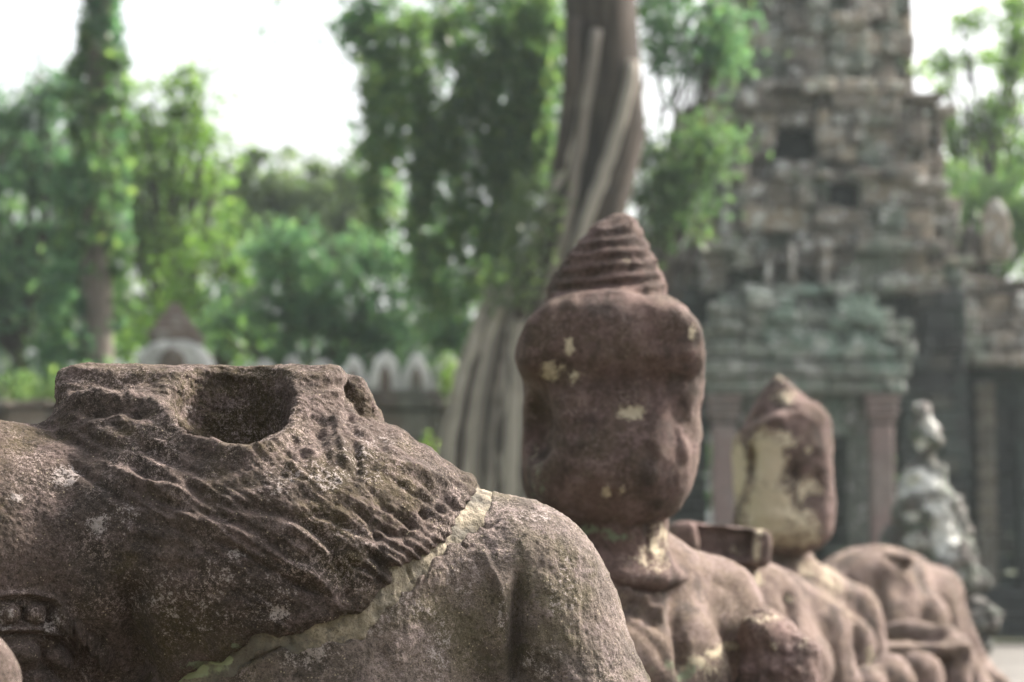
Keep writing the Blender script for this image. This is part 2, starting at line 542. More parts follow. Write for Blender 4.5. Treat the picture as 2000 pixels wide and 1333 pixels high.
def bark_mat(name, a, b, c_):
    n = NT(name)
    v = n.mapped((3, 3, 0.35))
    c = n.mix(n.ramp(n.noise(3.0, 5, 0.6, v), 0.35, 0.65), a, b)
    c = n.mix(n.ramp(n.noise(1.2, 4, 0.6), 0.5, 0.65, 0, 0.6), c, c_)
    c = n.mix(n.ramp(n.attr("tint"), 0.5, 1.0, 0, 0.85), c, (0.36, 0.33, 0.28))
    return n.out(c, n.bump(n.noise(5, 5, 0.65, v), 0.8, 0.05))
M_BARK = bark_mat("grey_bark", (0.085, 0.072, 0.062), (0.17, 0.145, 0.125), (0.20, 0.18, 0.15))
M_BARKD = bark_mat("dark_bark", (0.024, 0.018, 0.014), (0.055, 0.042, 0.033), (0.075, 0.06, 0.045))

def leaf_mat(name, a, b, c_, trans=0.64):
    m = bpy.data.materials.new(name); m.use_nodes = True
    t = m.node_tree; t.nodes.clear()
    out = t.nodes.new("ShaderNodeOutputMaterial")
    at_ = t.nodes.new("ShaderNodeAttribute"); at_.attribute_name = "tint"
    cr = t.nodes.new("ShaderNodeValToRGB")
    cr.color_ramp.elements[0].color = (*a, 1); cr.color_ramp.elements[1].color = (*c_, 1)
    e = cr.color_ramp.elements.new(0.55); e.color = (*b, 1)
    t.links.new(at_.outputs["Fac"], cr.inputs[0])
    d = t.nodes.new("ShaderNodeBsdfPrincipled"); d.inputs["Roughness"].default_value = 0.36
    d.inputs["Specular IOR Level"].default_value = 0.4
    tr = t.nodes.new("ShaderNodeBsdfTranslucent")
    g = t.nodes.new("ShaderNodeMix"); g.data_type = 'RGBA'; g.blend_type = 'MULTIPLY'; g.inputs[0].default_value = 1
    g.inputs[7].default_value = (1.75, 1.9, 1.15, 1)
    t.links.new(cr.outputs[0], g.inputs[6])
    t.links.new(cr.outputs[0], d.inputs["Base Color"])
    t.links.new(g.outputs[2], tr.inputs[0])
    mx = t.nodes.new("ShaderNodeMixShader"); mx.inputs[0].default_value = trans
    t.links.new(d.outputs[0], mx.inputs[1]); t.links.new(tr.outputs[0], mx.inputs[2])
    t.links.new(mx.outputs[0], out.inputs[0])
    return m
L_DARK = leaf_mat("leaf_bluegreen", (0.036, 0.082, 0.060), (0.062, 0.125, 0.082), (0.115, 0.185, 0.08))
L_MID = leaf_mat("leaf_green", (0.038, 0.078, 0.044), (0.066, 0.118, 0.056), (0.125, 0.175, 0.06))
L_LIGHT = leaf_mat("leaf_yellowgreen", (0.05, 0.10, 0.03), (0.09, 0.16, 0.035), (0.15, 0.21, 0.05))
L_GREY = leaf_mat("leaf_olive", (0.05, 0.075, 0.045), (0.08, 0.11, 0.06), (0.13, 0.16, 0.08))

def ground_mat():
    n = NT("pale_sand")
    c = n.mix(n.ramp(n.noise(0.4, 5, 0.6), 0.35, 0.65), (0.095, 0.09, 0.083), (0.14, 0.132, 0.122))
    c = n.mix(n.ramp(n.noise(3, 5, 0.65), 0.45, 0.7, 0, 0.6), c, (0.07, 0.064, 0.056))
    return n.out(c, n.bump(n.noise(12, 5), 0.6, 0.03))
M_GROUND = ground_mat()
def soil_mat():
    n = NT("leafy_soil")
    c = n.mix(n.ramp(n.noise(0.6, 5, 0.6), 0.35, 0.65), (0.10, 0.085, 0.06), (0.09, 0.12, 0.05))
    return n.out(c, n.bump(n.noise(9, 5), 0.6, 0.03))
M_SOIL = soil_mat()

# ------------------------------------------------------------------ ground
def sheet(name, x0, x1, y0, y1, z, mat, n=40, amp=0.03):
    xs, ys = np.linspace(x0, x1, n), np.linspace(y0, y1, n)
    X, Y = np.meshgrid(xs, ys, indexing='ij')
    V = np.stack([X.ravel(), Y.ravel(), np.full(X.size, z)], 1)
    V[:, 2] += amp * vnoise(V * 0.35, 5)
    i = np.arange(n - 1)[:, None] * n + np.arange(n - 1)[None, :]
    F = np.stack([i, i + n, i + n + 1, i + 1], -1).reshape(-1, 4)
    o = link(name, mesh_np(name, V, F), mat)
    return tag(o, kind="structure")
g_ = sheet("ground", -170, 170, -80, 300, GZ - 0.06, M_SOIL, 60, 0.02)
p_ = sheet("path", 1.2, 14.0, -10, 39.6, GZ + 0.0, M_GROUND, 50, 0.015)

# ------------------------------------------------------------------ temple gate
def courses(mb, x0, x1, z0, z1, y, depth, ch=0.34, bw=0.55, jy=0.05, skip=None, tlo=0.0, thi=1.0, jit=0.012, face='y'):
    """courses of separate blocks; front at y, going back 'depth'"""
    nz = max(1, int(round((z1 - z0) / ch)))
    zz = np.linspace(z0, z1, nz + 1)
    if nz > 1: zz[1:-1] += rng.uniform(-0.06, 0.06, nz - 1)
    for r in range(nz):
        x = x0 + (rng.uniform(-0.4, 0.0) * bw if nz > 1 else 0)
        row_j = rng.normal(0, jy * 0.6)
        while x < x1 - 0.02:
            wd = bw * rng.uniform(0.6, 1.5)
            a, b = max(x, x0), min(x + wd, x1)
            if x1 - b < 0.15: b = x1
            if b - a > 0.04 and not (skip and skip((a + b) / 2, (zz[r] + zz[r + 1]) / 2)):
                yj = y + row_j + rng.normal(0, jy) + (rng.uniform(.12, .35) if jy > .055 and rng.random() < .16 else 0)
                mb.box(((a + b) / 2, yj + depth / 2, (zz[r] + zz[r + 1]) / 2),
                       ((b - a) / 2 - 0.008, depth / 2, (zz[r + 1] - zz[r]) / 2 - 0.008),
                       tint=tlo + (thi - tlo) * float(np.clip(rng.normal(0.45, 0.27), 0, 1)), yaw=rng.normal(0, 0.015), cham=0.03, jit=jit)
            x = b if b == x1 else x + wd

def px_rect(x0, x1, ytop, ybot, y):
    a, b = at(x0, ytop, y), at(x1, ybot, y)
    return a[0], b[0], b[2], a[2]

temple = empty("temple_gate", tuple(at(1600, 1250, 41.0)[:2]) + (GZ,))
tag(temple, "ruined grey stone temple gate tower with stepped block tiers and a dark doorway", "temple tower")

def hexhole(px0, px1, py0, py1, y):
    x0, x1, z0, z1 = px_rect(px0, px1, py0, py1, y)
    def f(x, z):
        if not (z0 - 0.05 < z < z1 + 0.05): return False
        inset = 0.22 * max(0, (z0 + (z1 - z0) * 0.5 - z)) / (z1 - z0) * (x1 - x0)
        return x0 + inset < x < x1 - inset
    return f

def tier(name, pxl, pxr, pyt, pyb, y, bays, depth=1.1, ch=0.34, bw=0.5, jy=0.07, mat=M_TOWER, holes=()):
    """one storey: nested bays step forward toward its middle; a ledge course runs along its top"""
    mb = MB()
    x0, x1, z0, z1 = px_rect(pxl, pxr, pyt, pyb, y)
    cx, hw = (x0 + x1) / 2, (x1 - x0) / 2
    def sk(x, z): return any(h(x, z) for h in holes)
    for k, (fr, off) in enumerate(bays):
        inner = bays[k + 1][0] if k + 1 < len(bays) else 0
        top = z1 - 0.30 * (len(bays) - 1 - k) * 0.5 + rng.uniform(-0.12, 0.12)
        for s in (-1, 1):
            a, b = sorted((cx + s * hw * fr, cx + s * hw * inner * 0.97))
            courses(mb, a, b, z0, top, y + off, depth, ch, bw, jy, sk)
            # ledge stones, some fallen
            xx = a
            while xx < b:
                l = rng.uniform(0.3, 0.6)
                if rng.random() < 0.7 and not sk(xx + l / 2, top + 0.05):
                    mb.box((min(xx + l / 2, b), y + off + depth / 2 - 0.16, top + 0.07), (l / 2, depth / 2, rng.uniform(0.06, 0.12)), yaw=rng.normal(0, 0.03), cham=0.03, jit=0.015)
                xx += l
    # sides going back, and a rough core so that nothing shows through
    for s in (-1, 1):
        yb = y + bays[0][1] + 0.3
        for r in range(int((z1 - z0) / ch)):
            for q in range(5):
                mb.box((cx + s * (hw - 0.25 + rng.normal(0, 0.03)), yb + 0.45 + 0.8 * q, z0 + ch * (r + 0.5)), (0.3, 0.42, ch / 2 - 0.01), cham=0.03, jit=0.012)
    mb.box((cx, y + depth + 1.6, (z0 + z1) / 2), (hw * 0.86, 1.5, (z1 - z0) / 2), tint=0.0)
    return mb.build(name, mat, temple)

BAYS = [(1.0, 0.75), (0.78, 0.4), (0.46, 0.0)]
tier("tower_tier", 1436, 1798, -150, 168, 41.9, BAYS, bw=0.42, jy=0.1)
tier("tower_tier", 1336, 1860, 172, 352, 41.4, [(1.0, 0.7), (0.84, 0.35), (0.6, 0.0)], holes=(hexhole(1520, 1602, 250, 318, 41.4),), bw=0.4, jy=0.09)
tier("tower_tier", 1288, 1890, 356, 498, 40.9, [(1.0, 0.65), (0.8, 0.35), (0.6, 0.0)], holes=(hexhole(1606, 1700, 362, 408, 40.9),), bw=0.5, ch=0.38)
tier("tower_tier", 1296, 1894, 500, 570, 40.5, [(1.0, 0.5), (0.74, 0.15)], ch=0.3, bw=0.45, jy=0.12)
# window linings set back in the two openings
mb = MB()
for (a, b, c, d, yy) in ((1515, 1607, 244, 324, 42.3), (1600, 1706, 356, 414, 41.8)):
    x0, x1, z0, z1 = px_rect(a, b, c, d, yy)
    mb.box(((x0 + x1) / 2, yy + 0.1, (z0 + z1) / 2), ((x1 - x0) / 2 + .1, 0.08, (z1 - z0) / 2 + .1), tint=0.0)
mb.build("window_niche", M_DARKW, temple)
# leaning uprights and tan blocks under the tiers
for (px, py0, py1, wpx, t) in ((1548, 474, 560, 16, .3), (1612, 480, 556, 12, .4), (1500, 480, 560, 12, .2)):
    mb = MB()
    x0, x1, z0, z1 = px_rect(px - wpx / 2, px + wpx / 2, py0, py1, 40.2)
    mb.box(((x0 + x1) / 2, 40.3, (z0 + z1) / 2), ((x1 - x0) / 2, .14, (z1 - z0) / 2), tint=t, cham=.02, jit=.03)
    mb.build("baluster", M_TOWER, temple)
# pediment: a low stepped gable of carved, green-lichened blocks over the door
mb = MB()
yp = 39.7
for (a, b, t, bt, off) in ((1372, 1792, 668, 702, 0.0), (1376, 1770, 632, 667, 0.10), (1392, 1748, 600, 631, 0.16), (1414, 1716, 572, 599, 0.25), (1450, 1668, 548, 571, 0.34)):
    x0, x1, z0, z1 = px_rect(a, b, t, bt, yp)
    courses(mb, x0, x1, z0, z1, yp + off, 1.0, z1 - z0, 0.52, 0.06, jit=.02)
# carved bosses along the pediment
for k in range(16):
    px, py = rng.uniform(1385, 1760), rng.uniform(575, 690)
    c = at(px, py, yp + .02)
    mb.box(c, (rng.uniform(.1, .3), .07, rng.uniform(.06, .12)), cham=.04, jit=.015, tint=rng.uniform(.3, 1))
mb.build("pediment", M_GREEN, temple)
mb = MB()
x0, x1, z0, z1 = px_rect(1372, 1778, 704, 738, 39.55)
courses(mb, x0, x1, z0, z1, 39.55, 1.1, z1 - z0, 1.2, .03)
x0, x1, z0, z1 = px_rect(1380, 1768, 739, 768, 39.7)
courses(mb, x0, x1, z0, z1, 39.7, 1.0, z1 - z0, 1.5, .03)
mb.build("lintel", M_GREEN, temple)

# door pillars with capitals and bases
for (a, b) in ((1388, 1446), (1697, 1757)):
    mb = MB()
    x0, x1, z0, z1 = px_rect(a, b, 770, 1300, 39.75)
    cx, hw = (x0 + x1) / 2, (x1 - x0) / 2
    ztop = at(0, 770, 39.75)[2]
    mb.box((cx, 40.0, (ztop - .5 + GZ) / 2), (hw * 0.86, .22, (ztop - .5 - GZ) / 2), tint=.5, cham=.03)
    for k, (e, hgt) in enumerate(((1.28, .12), (1.14, .1), (1.2, .1), (1.0, .09))):
        mb.box((cx, 40.0, ztop - .06 - .115 * k), (hw * e, .24 * e, hgt / 2), tint=.35 + .1 * k, cham=.03)
    for k, e in enumerate((1.3, 1.15)):
        mb.box((cx, 40.0, GZ + .12 + .24 * k), (hw * e, .24 * e, .12), tint=.4, cham=.03)
    mb.build("door_pillar", M_PINK, temple)
# inner door frame
mb = MB()
for (a, b) in ((1448, 1486), (1656, 1696)):
    x0, x1, z0, z1 = px_rect(a, b, 800, 1290, 40.3)
    mb.box(((x0 + x1) / 2, 40.55, (z1 + GZ) / 2), ((x1 - x0) / 2, .2, (z1 - GZ) / 2), tint=.3, cham=.03)
x0, x1, z0, z1 = px_rect(1448, 1696, 768, 850, 40.2)
mb.box(((x0 + x1) / 2, 40.5, (z0 + z1) / 2), ((x1 - x0) / 2, .24, (z1 - z0) / 2), tint=.2, cham=.03)
for k in range(22):
    c = at(rng.uniform(1455, 1690), rng.uniform(775, 845), 40.24); mb.box(c, (.09, .05, .07), cham=.03, jit=.02)
mb.build("door_frame", M_GREEN, temple)
# passage behind the door
mb = MB()
x0, x1, z0, z1 = px_rect(1480, 1662, 840, 1290, 40.8)
for s, xx in ((0, x0 - .2), (1, x1 + .2)):
    courses(mb, xx - .2, xx + .2, GZ, z1, 40.9, 5.0, .4, .8, .02)
mb.box(((x0 + x1) / 2, 43.4, z1 + .2), ((x1 - x0) / 2 + .4, 2.6, .2), tint=0)
courses(mb, x0 - .3, x1 + .3, GZ, z1, 45.9, .5, .4, .5, .04)
mb.build("passage", M_GREEN, temple)
# rubble inside the doorway and on the threshold
mb = MB()
for k in range(30):
    c = at(rng.uniform(1600, 1700), 1000, 40.9 + rng.uniform(0, 1.2)); zz = GZ + abs(rng.normal(0, .55))
    mb.box((c[0], c[1], zz), (rng.uniform(.12, .28), .2, rng.uniform(.1, .2)), yaw=rng.uniform(0, 3), cham=.04, jit=.03)
mb.build("fallen_block", M_GREEN, temple)
# gate walls either side of the door porch
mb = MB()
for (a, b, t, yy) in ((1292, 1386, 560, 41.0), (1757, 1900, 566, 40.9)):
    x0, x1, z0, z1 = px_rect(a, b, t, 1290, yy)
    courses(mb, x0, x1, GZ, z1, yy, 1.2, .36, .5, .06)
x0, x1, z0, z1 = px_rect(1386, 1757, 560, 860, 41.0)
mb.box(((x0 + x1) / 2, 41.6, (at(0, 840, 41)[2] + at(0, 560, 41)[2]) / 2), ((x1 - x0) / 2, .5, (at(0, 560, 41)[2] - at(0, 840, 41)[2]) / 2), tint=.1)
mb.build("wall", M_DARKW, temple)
mb = MB()
for (a, b, off) in ((1340, 1810, 0.0), (1360, 1790, -.35), (1380, 1770, -.7)):
    x0, x1, _, _ = px_rect(a, b, 1200, 1250, 39.2)
    k = int(-off / .35)
    courses(mb, x0, x1, GZ, GZ + .56 - .19 * k, 39.2 + off + .35 * 0, 1.6, .19, .8, .03)
mb.build("step", M_LAT, temple)

# gallery to the right of the tower
gal = empty("gallery", tuple(at(1990, 1250, 42.0)[:2]) + (GZ,))
tag(gal, "low dark stone gallery with ribbed false windows right of the tower", "gallery")
mb = MB()
x0, x1, z0, z1 = px_rect(1792, 2600, 720, 1290, 42.0)
courses(mb, x0, x1, GZ, z1, 42.0, 1.0, .36, .6, .05)
mb.build("wall", M_DARKW, gal)
mb = MB()
for (t, bt, off) in ((690, 718, -.45), (655, 689, -.2), (612, 654, .0), (570, 611, .25), (535, 569, .5)):
    x0, x1, z0, z1 = px_rect(1830 + (690 - t) * .25, 2600, t, bt, 41.6)
    courses(mb, x0, x1, z0, z1, 41.6 + off, 1.4, z1 - z0, .5, .09, jit=.02)
mb.build("roof", M_TOWER, gal)
for (a, b, tn, mt) in ((1905, 1952, .5, M_TAN), (2060, 2105, .5, M_TAN)):
    mb = MB()
    x0, x1, z0, z1 = px_rect(a, b, 745, 1290, 41.7)
    mb.box(((x0 + x1) / 2, 41.85, (z1 + .05 + .3) / 2 + .1), ((x1 - x0) / 2, .16, (z1 - .5) / 2), tint=.3, cham=.05)
    for k in range(9):
        mb.box(((x0 + x1) / 2, 41.85, .5 + (z1 - .6) * k / 8), ((x1 - x0) / 2 * 1.12, .18, .05), tint=.6, cham=.03)
    mb.box(((x0 + x1) / 2, 41.85, (GZ + .5) / 2), ((x1 - x0) / 2, .16, (.5 - GZ) / 2 - .05), tint=.0, cham=.03)
    mb.build("baluster", mt, gal)
mb = MB()
for a in (1830, 1868, 1985, 2020, 2140):
    x0, x1, z0, z1 = px_rect(a, a + 22, 745, 1150, 41.8)
    mb.box(((x0 + x1) / 2, 41.95, (z0 + z1) / 2), ((x1 - x0) / 2, .14, (z1 - z0) / 2), tint=.4, cham=.05)
mb.build("window_bar", M_DARKW, gal)
mb = MB()
x0, x1, z0, z1 = px_rect(1880, 2600, 1120, 1255, 41.2)
for k in range(3):
    courses(mb, x0, x1, GZ + .3 * k, GZ + .3 * (k + 1), 40.9 + .3 * k, 1.5, .3, .9, .03, tlo=0, thi=.5)
mb.build("plinth", M_DARKW, gal)

def prism_outline(mb, pts, y, depth, tint=.5, bevel=.06):
    """upright stone cut to an outline: front and back faces with a bevelled rim"""
    P = np.asarray(pts, float); n = len(P); c = P.mean(0)
    ins = c + (P - c) * (1 - bevel / max(1e-6, np.abs(P - c).max()))
    rows = [(ins, y), (P, y + bevel), (P, y + depth - bevel), (ins, y + depth)]
    V = [];
    for (Q, yy) in rows: V += [(q[0], yy, q[1]) for q in Q]
    V += [(c[0], y - bevel * .3, c[1]), (c[0], y + depth, c[1])]
    F = []
    for r in range(3):
        for i in range(n):
            j = (i + 1) % n
            F.append((r * n + i, r * n + j, (r + 1) * n + j, (r + 1) * n + i))
    for i in range(n):
        j = (i + 1) % n
        F.append((4 * n, j, i, i)); F.append((4 * n + 1, 3 * n + i, 3 * n + j, 3 * n + j))
    mb.add(V, F, tint)

mb = MB()
pts = [at(x, y, 41.4)[[0, 2]] for x, y in ((1928, 505), (1921, 462), (1930, 440), (1926, 420), (1940, 388), (1951, 383), (1966, 404), (1978, 436), (1976, 458), (1986, 480), (1978, 505))]
prism_outline(mb, pts, 41.5, .45, .75, .06)
prism_outline(mb, [at(x, y, 41.4)[[0, 2]] for x, y in ((1886, 505), (1890, 450), (1904, 428), (1920, 452), (1924, 505))], 41.7, .5, .2, .1)
o = mb.build("roof_finial", M_TOWER, gal)

# ------------------------------------------------------------------ enclosure wall and its finials
YW = 34.0
wall = empty("enclosure_wall", (0, YW, GZ))
tag(wall, "long brown laterite enclosure wall behind the headless statue", "wall")
mb = MB()
x0, x1, z0, z1 = px_rect(-500, 1290, 800, 1290, YW)
courses(mb, x0, x1, GZ, z1, YW, .9, .38, .8, .05, thi=.9)
mb.build("masonry", M_LAT, wall)
mb = MB()
for (t, bt, off) in ((764, 780, -.08), (782, 799, -.2)):
    x0, x1, z0, z1 = px_rect(-500 if t > 780 else 480, 1290, t, bt, YW)
    courses(mb, x0, x1, z0, z1, YW + off, 1.1, z1 - z0, .9, .03)
mb.build("coping", M_LAT, wall)

def finial(px, top, wpx, base, y, label, pale, group="pointed finials along the enclosure wall"):
    c = at(px, base, y); t = at(px, top, y)
    hw = at(px + wpx / 2, base, y)[0] - c[0]; H = t[2] - c[2]
    e = empty("wall_finial", (c[0], y, c[2])); tag(e, label, "finial", group)
    mb = MB()
    prof = [(-1, 0), (-1.0, .35), (-.86, .58), (-.6, .8), (-.25, .95), (0, 1.0), (.25, .95), (.6, .8), (.86, .58), (1.0, .35), (1, 0)]
    prism_outline(mb, [(c[0] + a * hw + rng.normal(0, .012), c[2] + b * H + rng.normal(0, .012)) for a, b in prof], y + .05, .42, pale, .05)
    mb.build("slab", M_FIN, e)
    mb = MB()
    prof2 = [(-.36, .04), (-.36, .36), (-.2, .58), (0, .68), (.2, .58), (.36, .36), (.36, .04)]
    prism_outline(mb, [(c[0] + a * hw, c[2] + b * H) for a, b in prof2], y - .03, .1, .3, .03)
    mb.build("niche_relief", M_LAT, e)
FIN = [(519, 697, .45), (574, 694, .35), (633, 696, .3), (690, 692, .9), (752, 688, .95), (811, 687, .85), (871, 684, .95), (932, 688, .7), (992, 686, .6)]
fl = ["low grey finial directly above the left half of the socketed neck stump", "grey finial above the middle of the neck stump's right rim",
      "dull finial above the right rim of the neck stump", "white-crusted arched finial above the stump's broken ear lump",
      "white pointed finial, third of the row left of the pale tree roots", "white pointed finial, second of the row left of the pale tree roots",
      "tall white finial just left of the pale tree roots", "grey finial partly hidden by the hanging tree roots", "grey finial behind the roots beside the crowned head"]
for (px, tp, pl), lb in zip(FIN, fl):
    finial(px + rng.uniform(-5, 5), tp + rng.uniform(-5, 6), rng.uniform(52, 64), 766, YW + rng.uniform(-.05, .05), lb, pl)
# the larger gabled one on the left
e = empty("wall_turret", tuple(at(337, 760, YW - .3)))
tag(e, "big pointed stone turret with a whitened niche rising above the stump", "turret")
def W2(x, y): return at(x, y, YW - .3)[[0, 2]]
mb = MB()
prism_outline(mb, [W2(x, y) for x, y in ((262, 765), (264, 715), (272, 690), (290, 672), (312, 664), (360, 662), (386, 672), (402, 692), (410, 716), (412, 765))], YW - .3, .8, .5, .08)
mb.build("niche_block", M_FIN, e)
mb = MB()
for (a, b, t, bt) in ((288, 386, 646, 664), (296, 376, 632, 647), (304, 366, 618, 633), (314, 354, 604, 619), (322, 346, 590, 605)):
    x0, x1, z0, z1 = px_rect(a, b, t, bt, YW - .3)
    mb.box(((x0 + x1) / 2, YW + .1, (z0 + z1) / 2), ((x1 - x0) / 2, .36 * (b - a) / 100, (z1 - z0) / 2 + .01), cham=.03, jit=.01, tint=.4)
mb.build("spire", M_LAT, e)
mb = MB()
prism_outline(mb, [W2(x, y) for x, y in ((312, 740), (312, 700), (322, 684), (337, 678), (352, 684), (362, 700), (362, 740))], YW - .36, .12, .2, .03)
mb.build("niche_relief", M_LAT, e)

# ------------------------------------------------------------------ trees
def leaf_mesh(name, C, size, mat, parent, droop=0.0, tint_mu=0.45, tint_sd=0.22, aspect=0.45):
    """a small folded four-point leaf blade at each centre"""
    n = len(C)
    d = rng.normal(0, 1, (n, 3)); d[:, 2] -= droop
    d /= np.linalg.norm(d, axis=1)[:, None]
    s = np.cross(d, rng.normal(0, 1, (n, 3))); s /= np.linalg.norm(s, axis=1)[:, None]
    u = np.cross(d, s)
    L = size * rng.uniform(.6, 1.35, n)[:, None]
    Wd = L * aspect
    a = C - d * L * .5; b = C + s * Wd * .5 + u * L * .08; c = C + d * L * .5; e = C - s * Wd * .5 + u * L * .08
    V = np.stack([a, b, c, e], 1).reshape(-1, 3)
    i = np.arange(n) * 4
    F = np.concatenate([np.stack([i, i + 1, i + 2], 1), np.stack([i, i + 2, i + 3], 1)])
    t = np.clip(rng.normal(tint_mu, tint_sd, n), 0, 1)
    return link(name, mesh_np(name, V, F, False, {"tint": np.repeat(t, 4)}), mat, parent)

def clumpy(blobs, density, csize=0.38, per=60, shell=0.5):
    """leaf centres: each blob (centre, radii) is filled with clumps, each clump with leaves"""
    out = []
    for c, r in blobs:
        vol = max(.2, (r[0] * r[1] * r[2]) ** (2 / 3))
        nc = max(3, int(density * vol))
        u = rng.normal(0, 1, (nc, 3)); u /= np.linalg.norm(u, axis=1)[:, None]
        rad = (shell + (1 - shell) * rng.random(nc)) ** .6
        cc = np.asarray(c) + u * rad[:, None] * np.asarray(r)
        k = rng.integers(int(per * .4), int(per * 1.6), nc)
        cen = np.repeat(cc, k, axis=0)
        cs = np.repeat(csize * rng.uniform(.5, 1.3, nc), k)
        p = rng.normal(0, .55, (len(cen), 3)) * cs[:, None]
        p[:, 2] *= .75
        out.append(cen + p)
    return np.concatenate(out)

def blob(px, py, y, rx, ry, dr=0.9):
    c = at(px, py, y); k = y / FPX
    return (c, (rx * k, max(rx, ry) * k * dr * .8, ry * k))

def limb(mb, a, b, r0, r1, wob=.12, n=7, tint=.3):
    a, b = np.asarray(a, float), np.asarray(b, float)
    t = np.linspace(0, 1, n)[:, None]
    P = a + (b - a) * t + np.sin(t * np.pi) * rng.normal(0, wob, 3) * np.linalg.norm(b - a) * .5
    mb.tube(P, np.linspace(r0, r1, n), 8, tint)

def tree(name, label, y, base_px, blobs, mat, trunk_r=.22, density=9, size=.17, per=60, csize=.42, droop=.2, tint=.45, group="trees beyond the enclosure wall", bark=M_BARKD):
    bl = [blob(b[0], b[1], y + (b[4] if len(b) > 4 else 0), b[2], b[3], .6) for b in blobs]
    bx = at(base_px, 1090, y)[0]
    e = empty(name, (bx, y, GZ)); tag(e, label, "tree", group)
    zt = np.mean([b[0][2] for b in bl])
    fork = np.array((bx, y, GZ + (zt - GZ) * .62))
    mb = MB()
    limb(mb, (bx, y, GZ - .1), fork, trunk_r, trunk_r * .7, .04, 9)
    for c, r in bl:
        limb(mb, fork, c, trunk_r * .5, trunk_r * .12)
        for q in range(3):
            limb(mb, fork + (c - fork) * rng.uniform(.5, .9), c + rng.normal(0, .6, 3) * np.asarray(r), trunk_r * .2, .015)
    mb.build("trunk", bark, e, True)
    leaf_mesh("crown", clumpy(bl, density * 2.5, csize, per * 1.15, .3), size, mat, e, droop, tint)
    return e

tree("broadleaf_tree", "dark leafy tree at the left edge, left of the ivy-wrapped trunk", 44, 30,
     [(20, 420, 150, 200), (100, 240, 50, 90), (120, 420, 60, 120), (70, 250, 90, 110), (-60, 300, 140, 160), (60, 600, 130, 150), (-40, 620, 150, 200), (100, 160, 45, 50)], L_DARK, density=11, tint=.5)
tree("broadleaf_tree", "sunlit yellow-green tree directly right of the ivy-wrapped trunk", 48, 330,
     [(330, 300, 95, 110), (270, 330, 60, 120), (400, 290, 40, 60), (250, 430, 60, 90), (340, 180, 50, 50), (390, 200, 50, 75), (290, 200, 55, 60), (340, 440, 110, 110), (420, 330, 50, 60), (300, 560, 100, 120), (215, 300, 60, 120)], L_LIGHT, density=9, tint=.5)
tree("broadleaf_tree", "olive-grey rounded tree under the open white sky, left of centre", 58, 600,
     [(520, 350, 90, 70), (620, 370, 100, 80), (700, 340, 60, 60), (450, 330, 70, 70), (560, 460, 130, 90), (690, 450, 70, 80)], L_GREY, density=8, size=.2, tint=.45)
tree("broadleaf_tree", "bushy bluish tree in front of the olive tree, above the wall finials", 40, 600,
     [(560, 560, 110, 110), (660, 590, 120, 110), (740, 560, 90, 120), (560, 470, 40, 60), (480, 640, 90, 80), (640, 680, 180, 60), (780, 670, 100, 70)], L_DARK, density=12, tint=.55)
tree("broadleaf_tree", "light green bush tree behind the pointed turret", 42, 400,
     [(400, 560, 80, 90), (440, 470, 70, 60), (330, 640, 100, 80), (430, 660, 90, 60)], L_LIGHT, density=10, tint=.35)
tree("broadleaf_tree", "tall tree at the right edge with bright sky gaps beside the tower", 55, 1930,
     [(1930, 330, 90, 90), (1985, 60, 40, 90), (1860, 260, 30, 70), (1890, 240, 45, 60), (1990, 180, 60, 110), (1850, 130, 30, 40), (2010, 60, 60, 120), (1920, 420, 80, 80), (2040, 380, 120, 200), (1880, 60, 30, 30), (1960, 250, 60, 60)], L_LIGHT, density=5.5, size=.2, tint=.45)
tree("broadleaf_tree", "pale far tree filling the gap between the tower and the right edge", 62, 1900,
     [(1840, 300, 50, 90), (1900, 330, 70, 80), (1980, 300, 60, 100), (1860, 420, 70, 60), (1840, 200, 30, 40), (1960, 130, 40, 70)], L_LIGHT, density=6, size=.2, tint=.5)
tree("broadleaf_tree", "dense green tree low behind the tower's right shoulder", 50, 1940,
     [(1900, 380, 60, 60), (1960, 420, 80, 70), (2020, 340, 80, 120), (1930, 470, 90, 60)], L_MID, density=10, tint=.5)
tree("broadleaf_tree", "dark tree behind the tower's left flank", 47, 1330,
     [(1320, 390, 80, 60), (1290, 480, 70, 80), (1380, 330, 60, 50)], L_MID, density=9, tint=.5)

# distant forest: one far mass
fb = []
for px in range(-620, 2700, 66):
    for py, ry in ((420, 90), (560, 120), (700, 120), (860, 120), (1000, 120)):
        if py == 420 and (700 < px < 1990 or rng.random() < .2): continue
        fb.append(blob(px + rng.uniform(-30, 30), py + rng.uniform(-40, 40), 74 + rng.uniform(0, 5), 66, ry, .7))
for px in (-200, -120, -40, 30, 100, 160, 230, 280, 330, 390): fb.append(blob(px, 330 + rng.uniform(-40, 40), 78, 60, 110))
for px in (450, 510, 570, 630, 690, 740): fb.append(blob(px, 395 + rng.uniform(-20, 20), 76, 60, 70))
for k in range(46):                                                      # unseen forest ring around the clearing, added to cut low frontal light
    a = math.radians(100 + 4.6 * k) if k < 35 else math.radians(262 + 5 * (k - 35))
    if 30 < math.degrees(a) % 360 < 100: continue
    for z in (2, 6.5, 11):
        fb.append((np.array((52 * math.sin(a), 52 * math.cos(a) + 2, z + rng.uniform(-1, 1))), (4.2, 3.0, 3.6)))
o = leaf_mesh("distant_forest", clumpy(fb, 1.9, 1.0, 60, .3), .48, L_MID, None, .2, .5)
tag(o, kind="stuff")

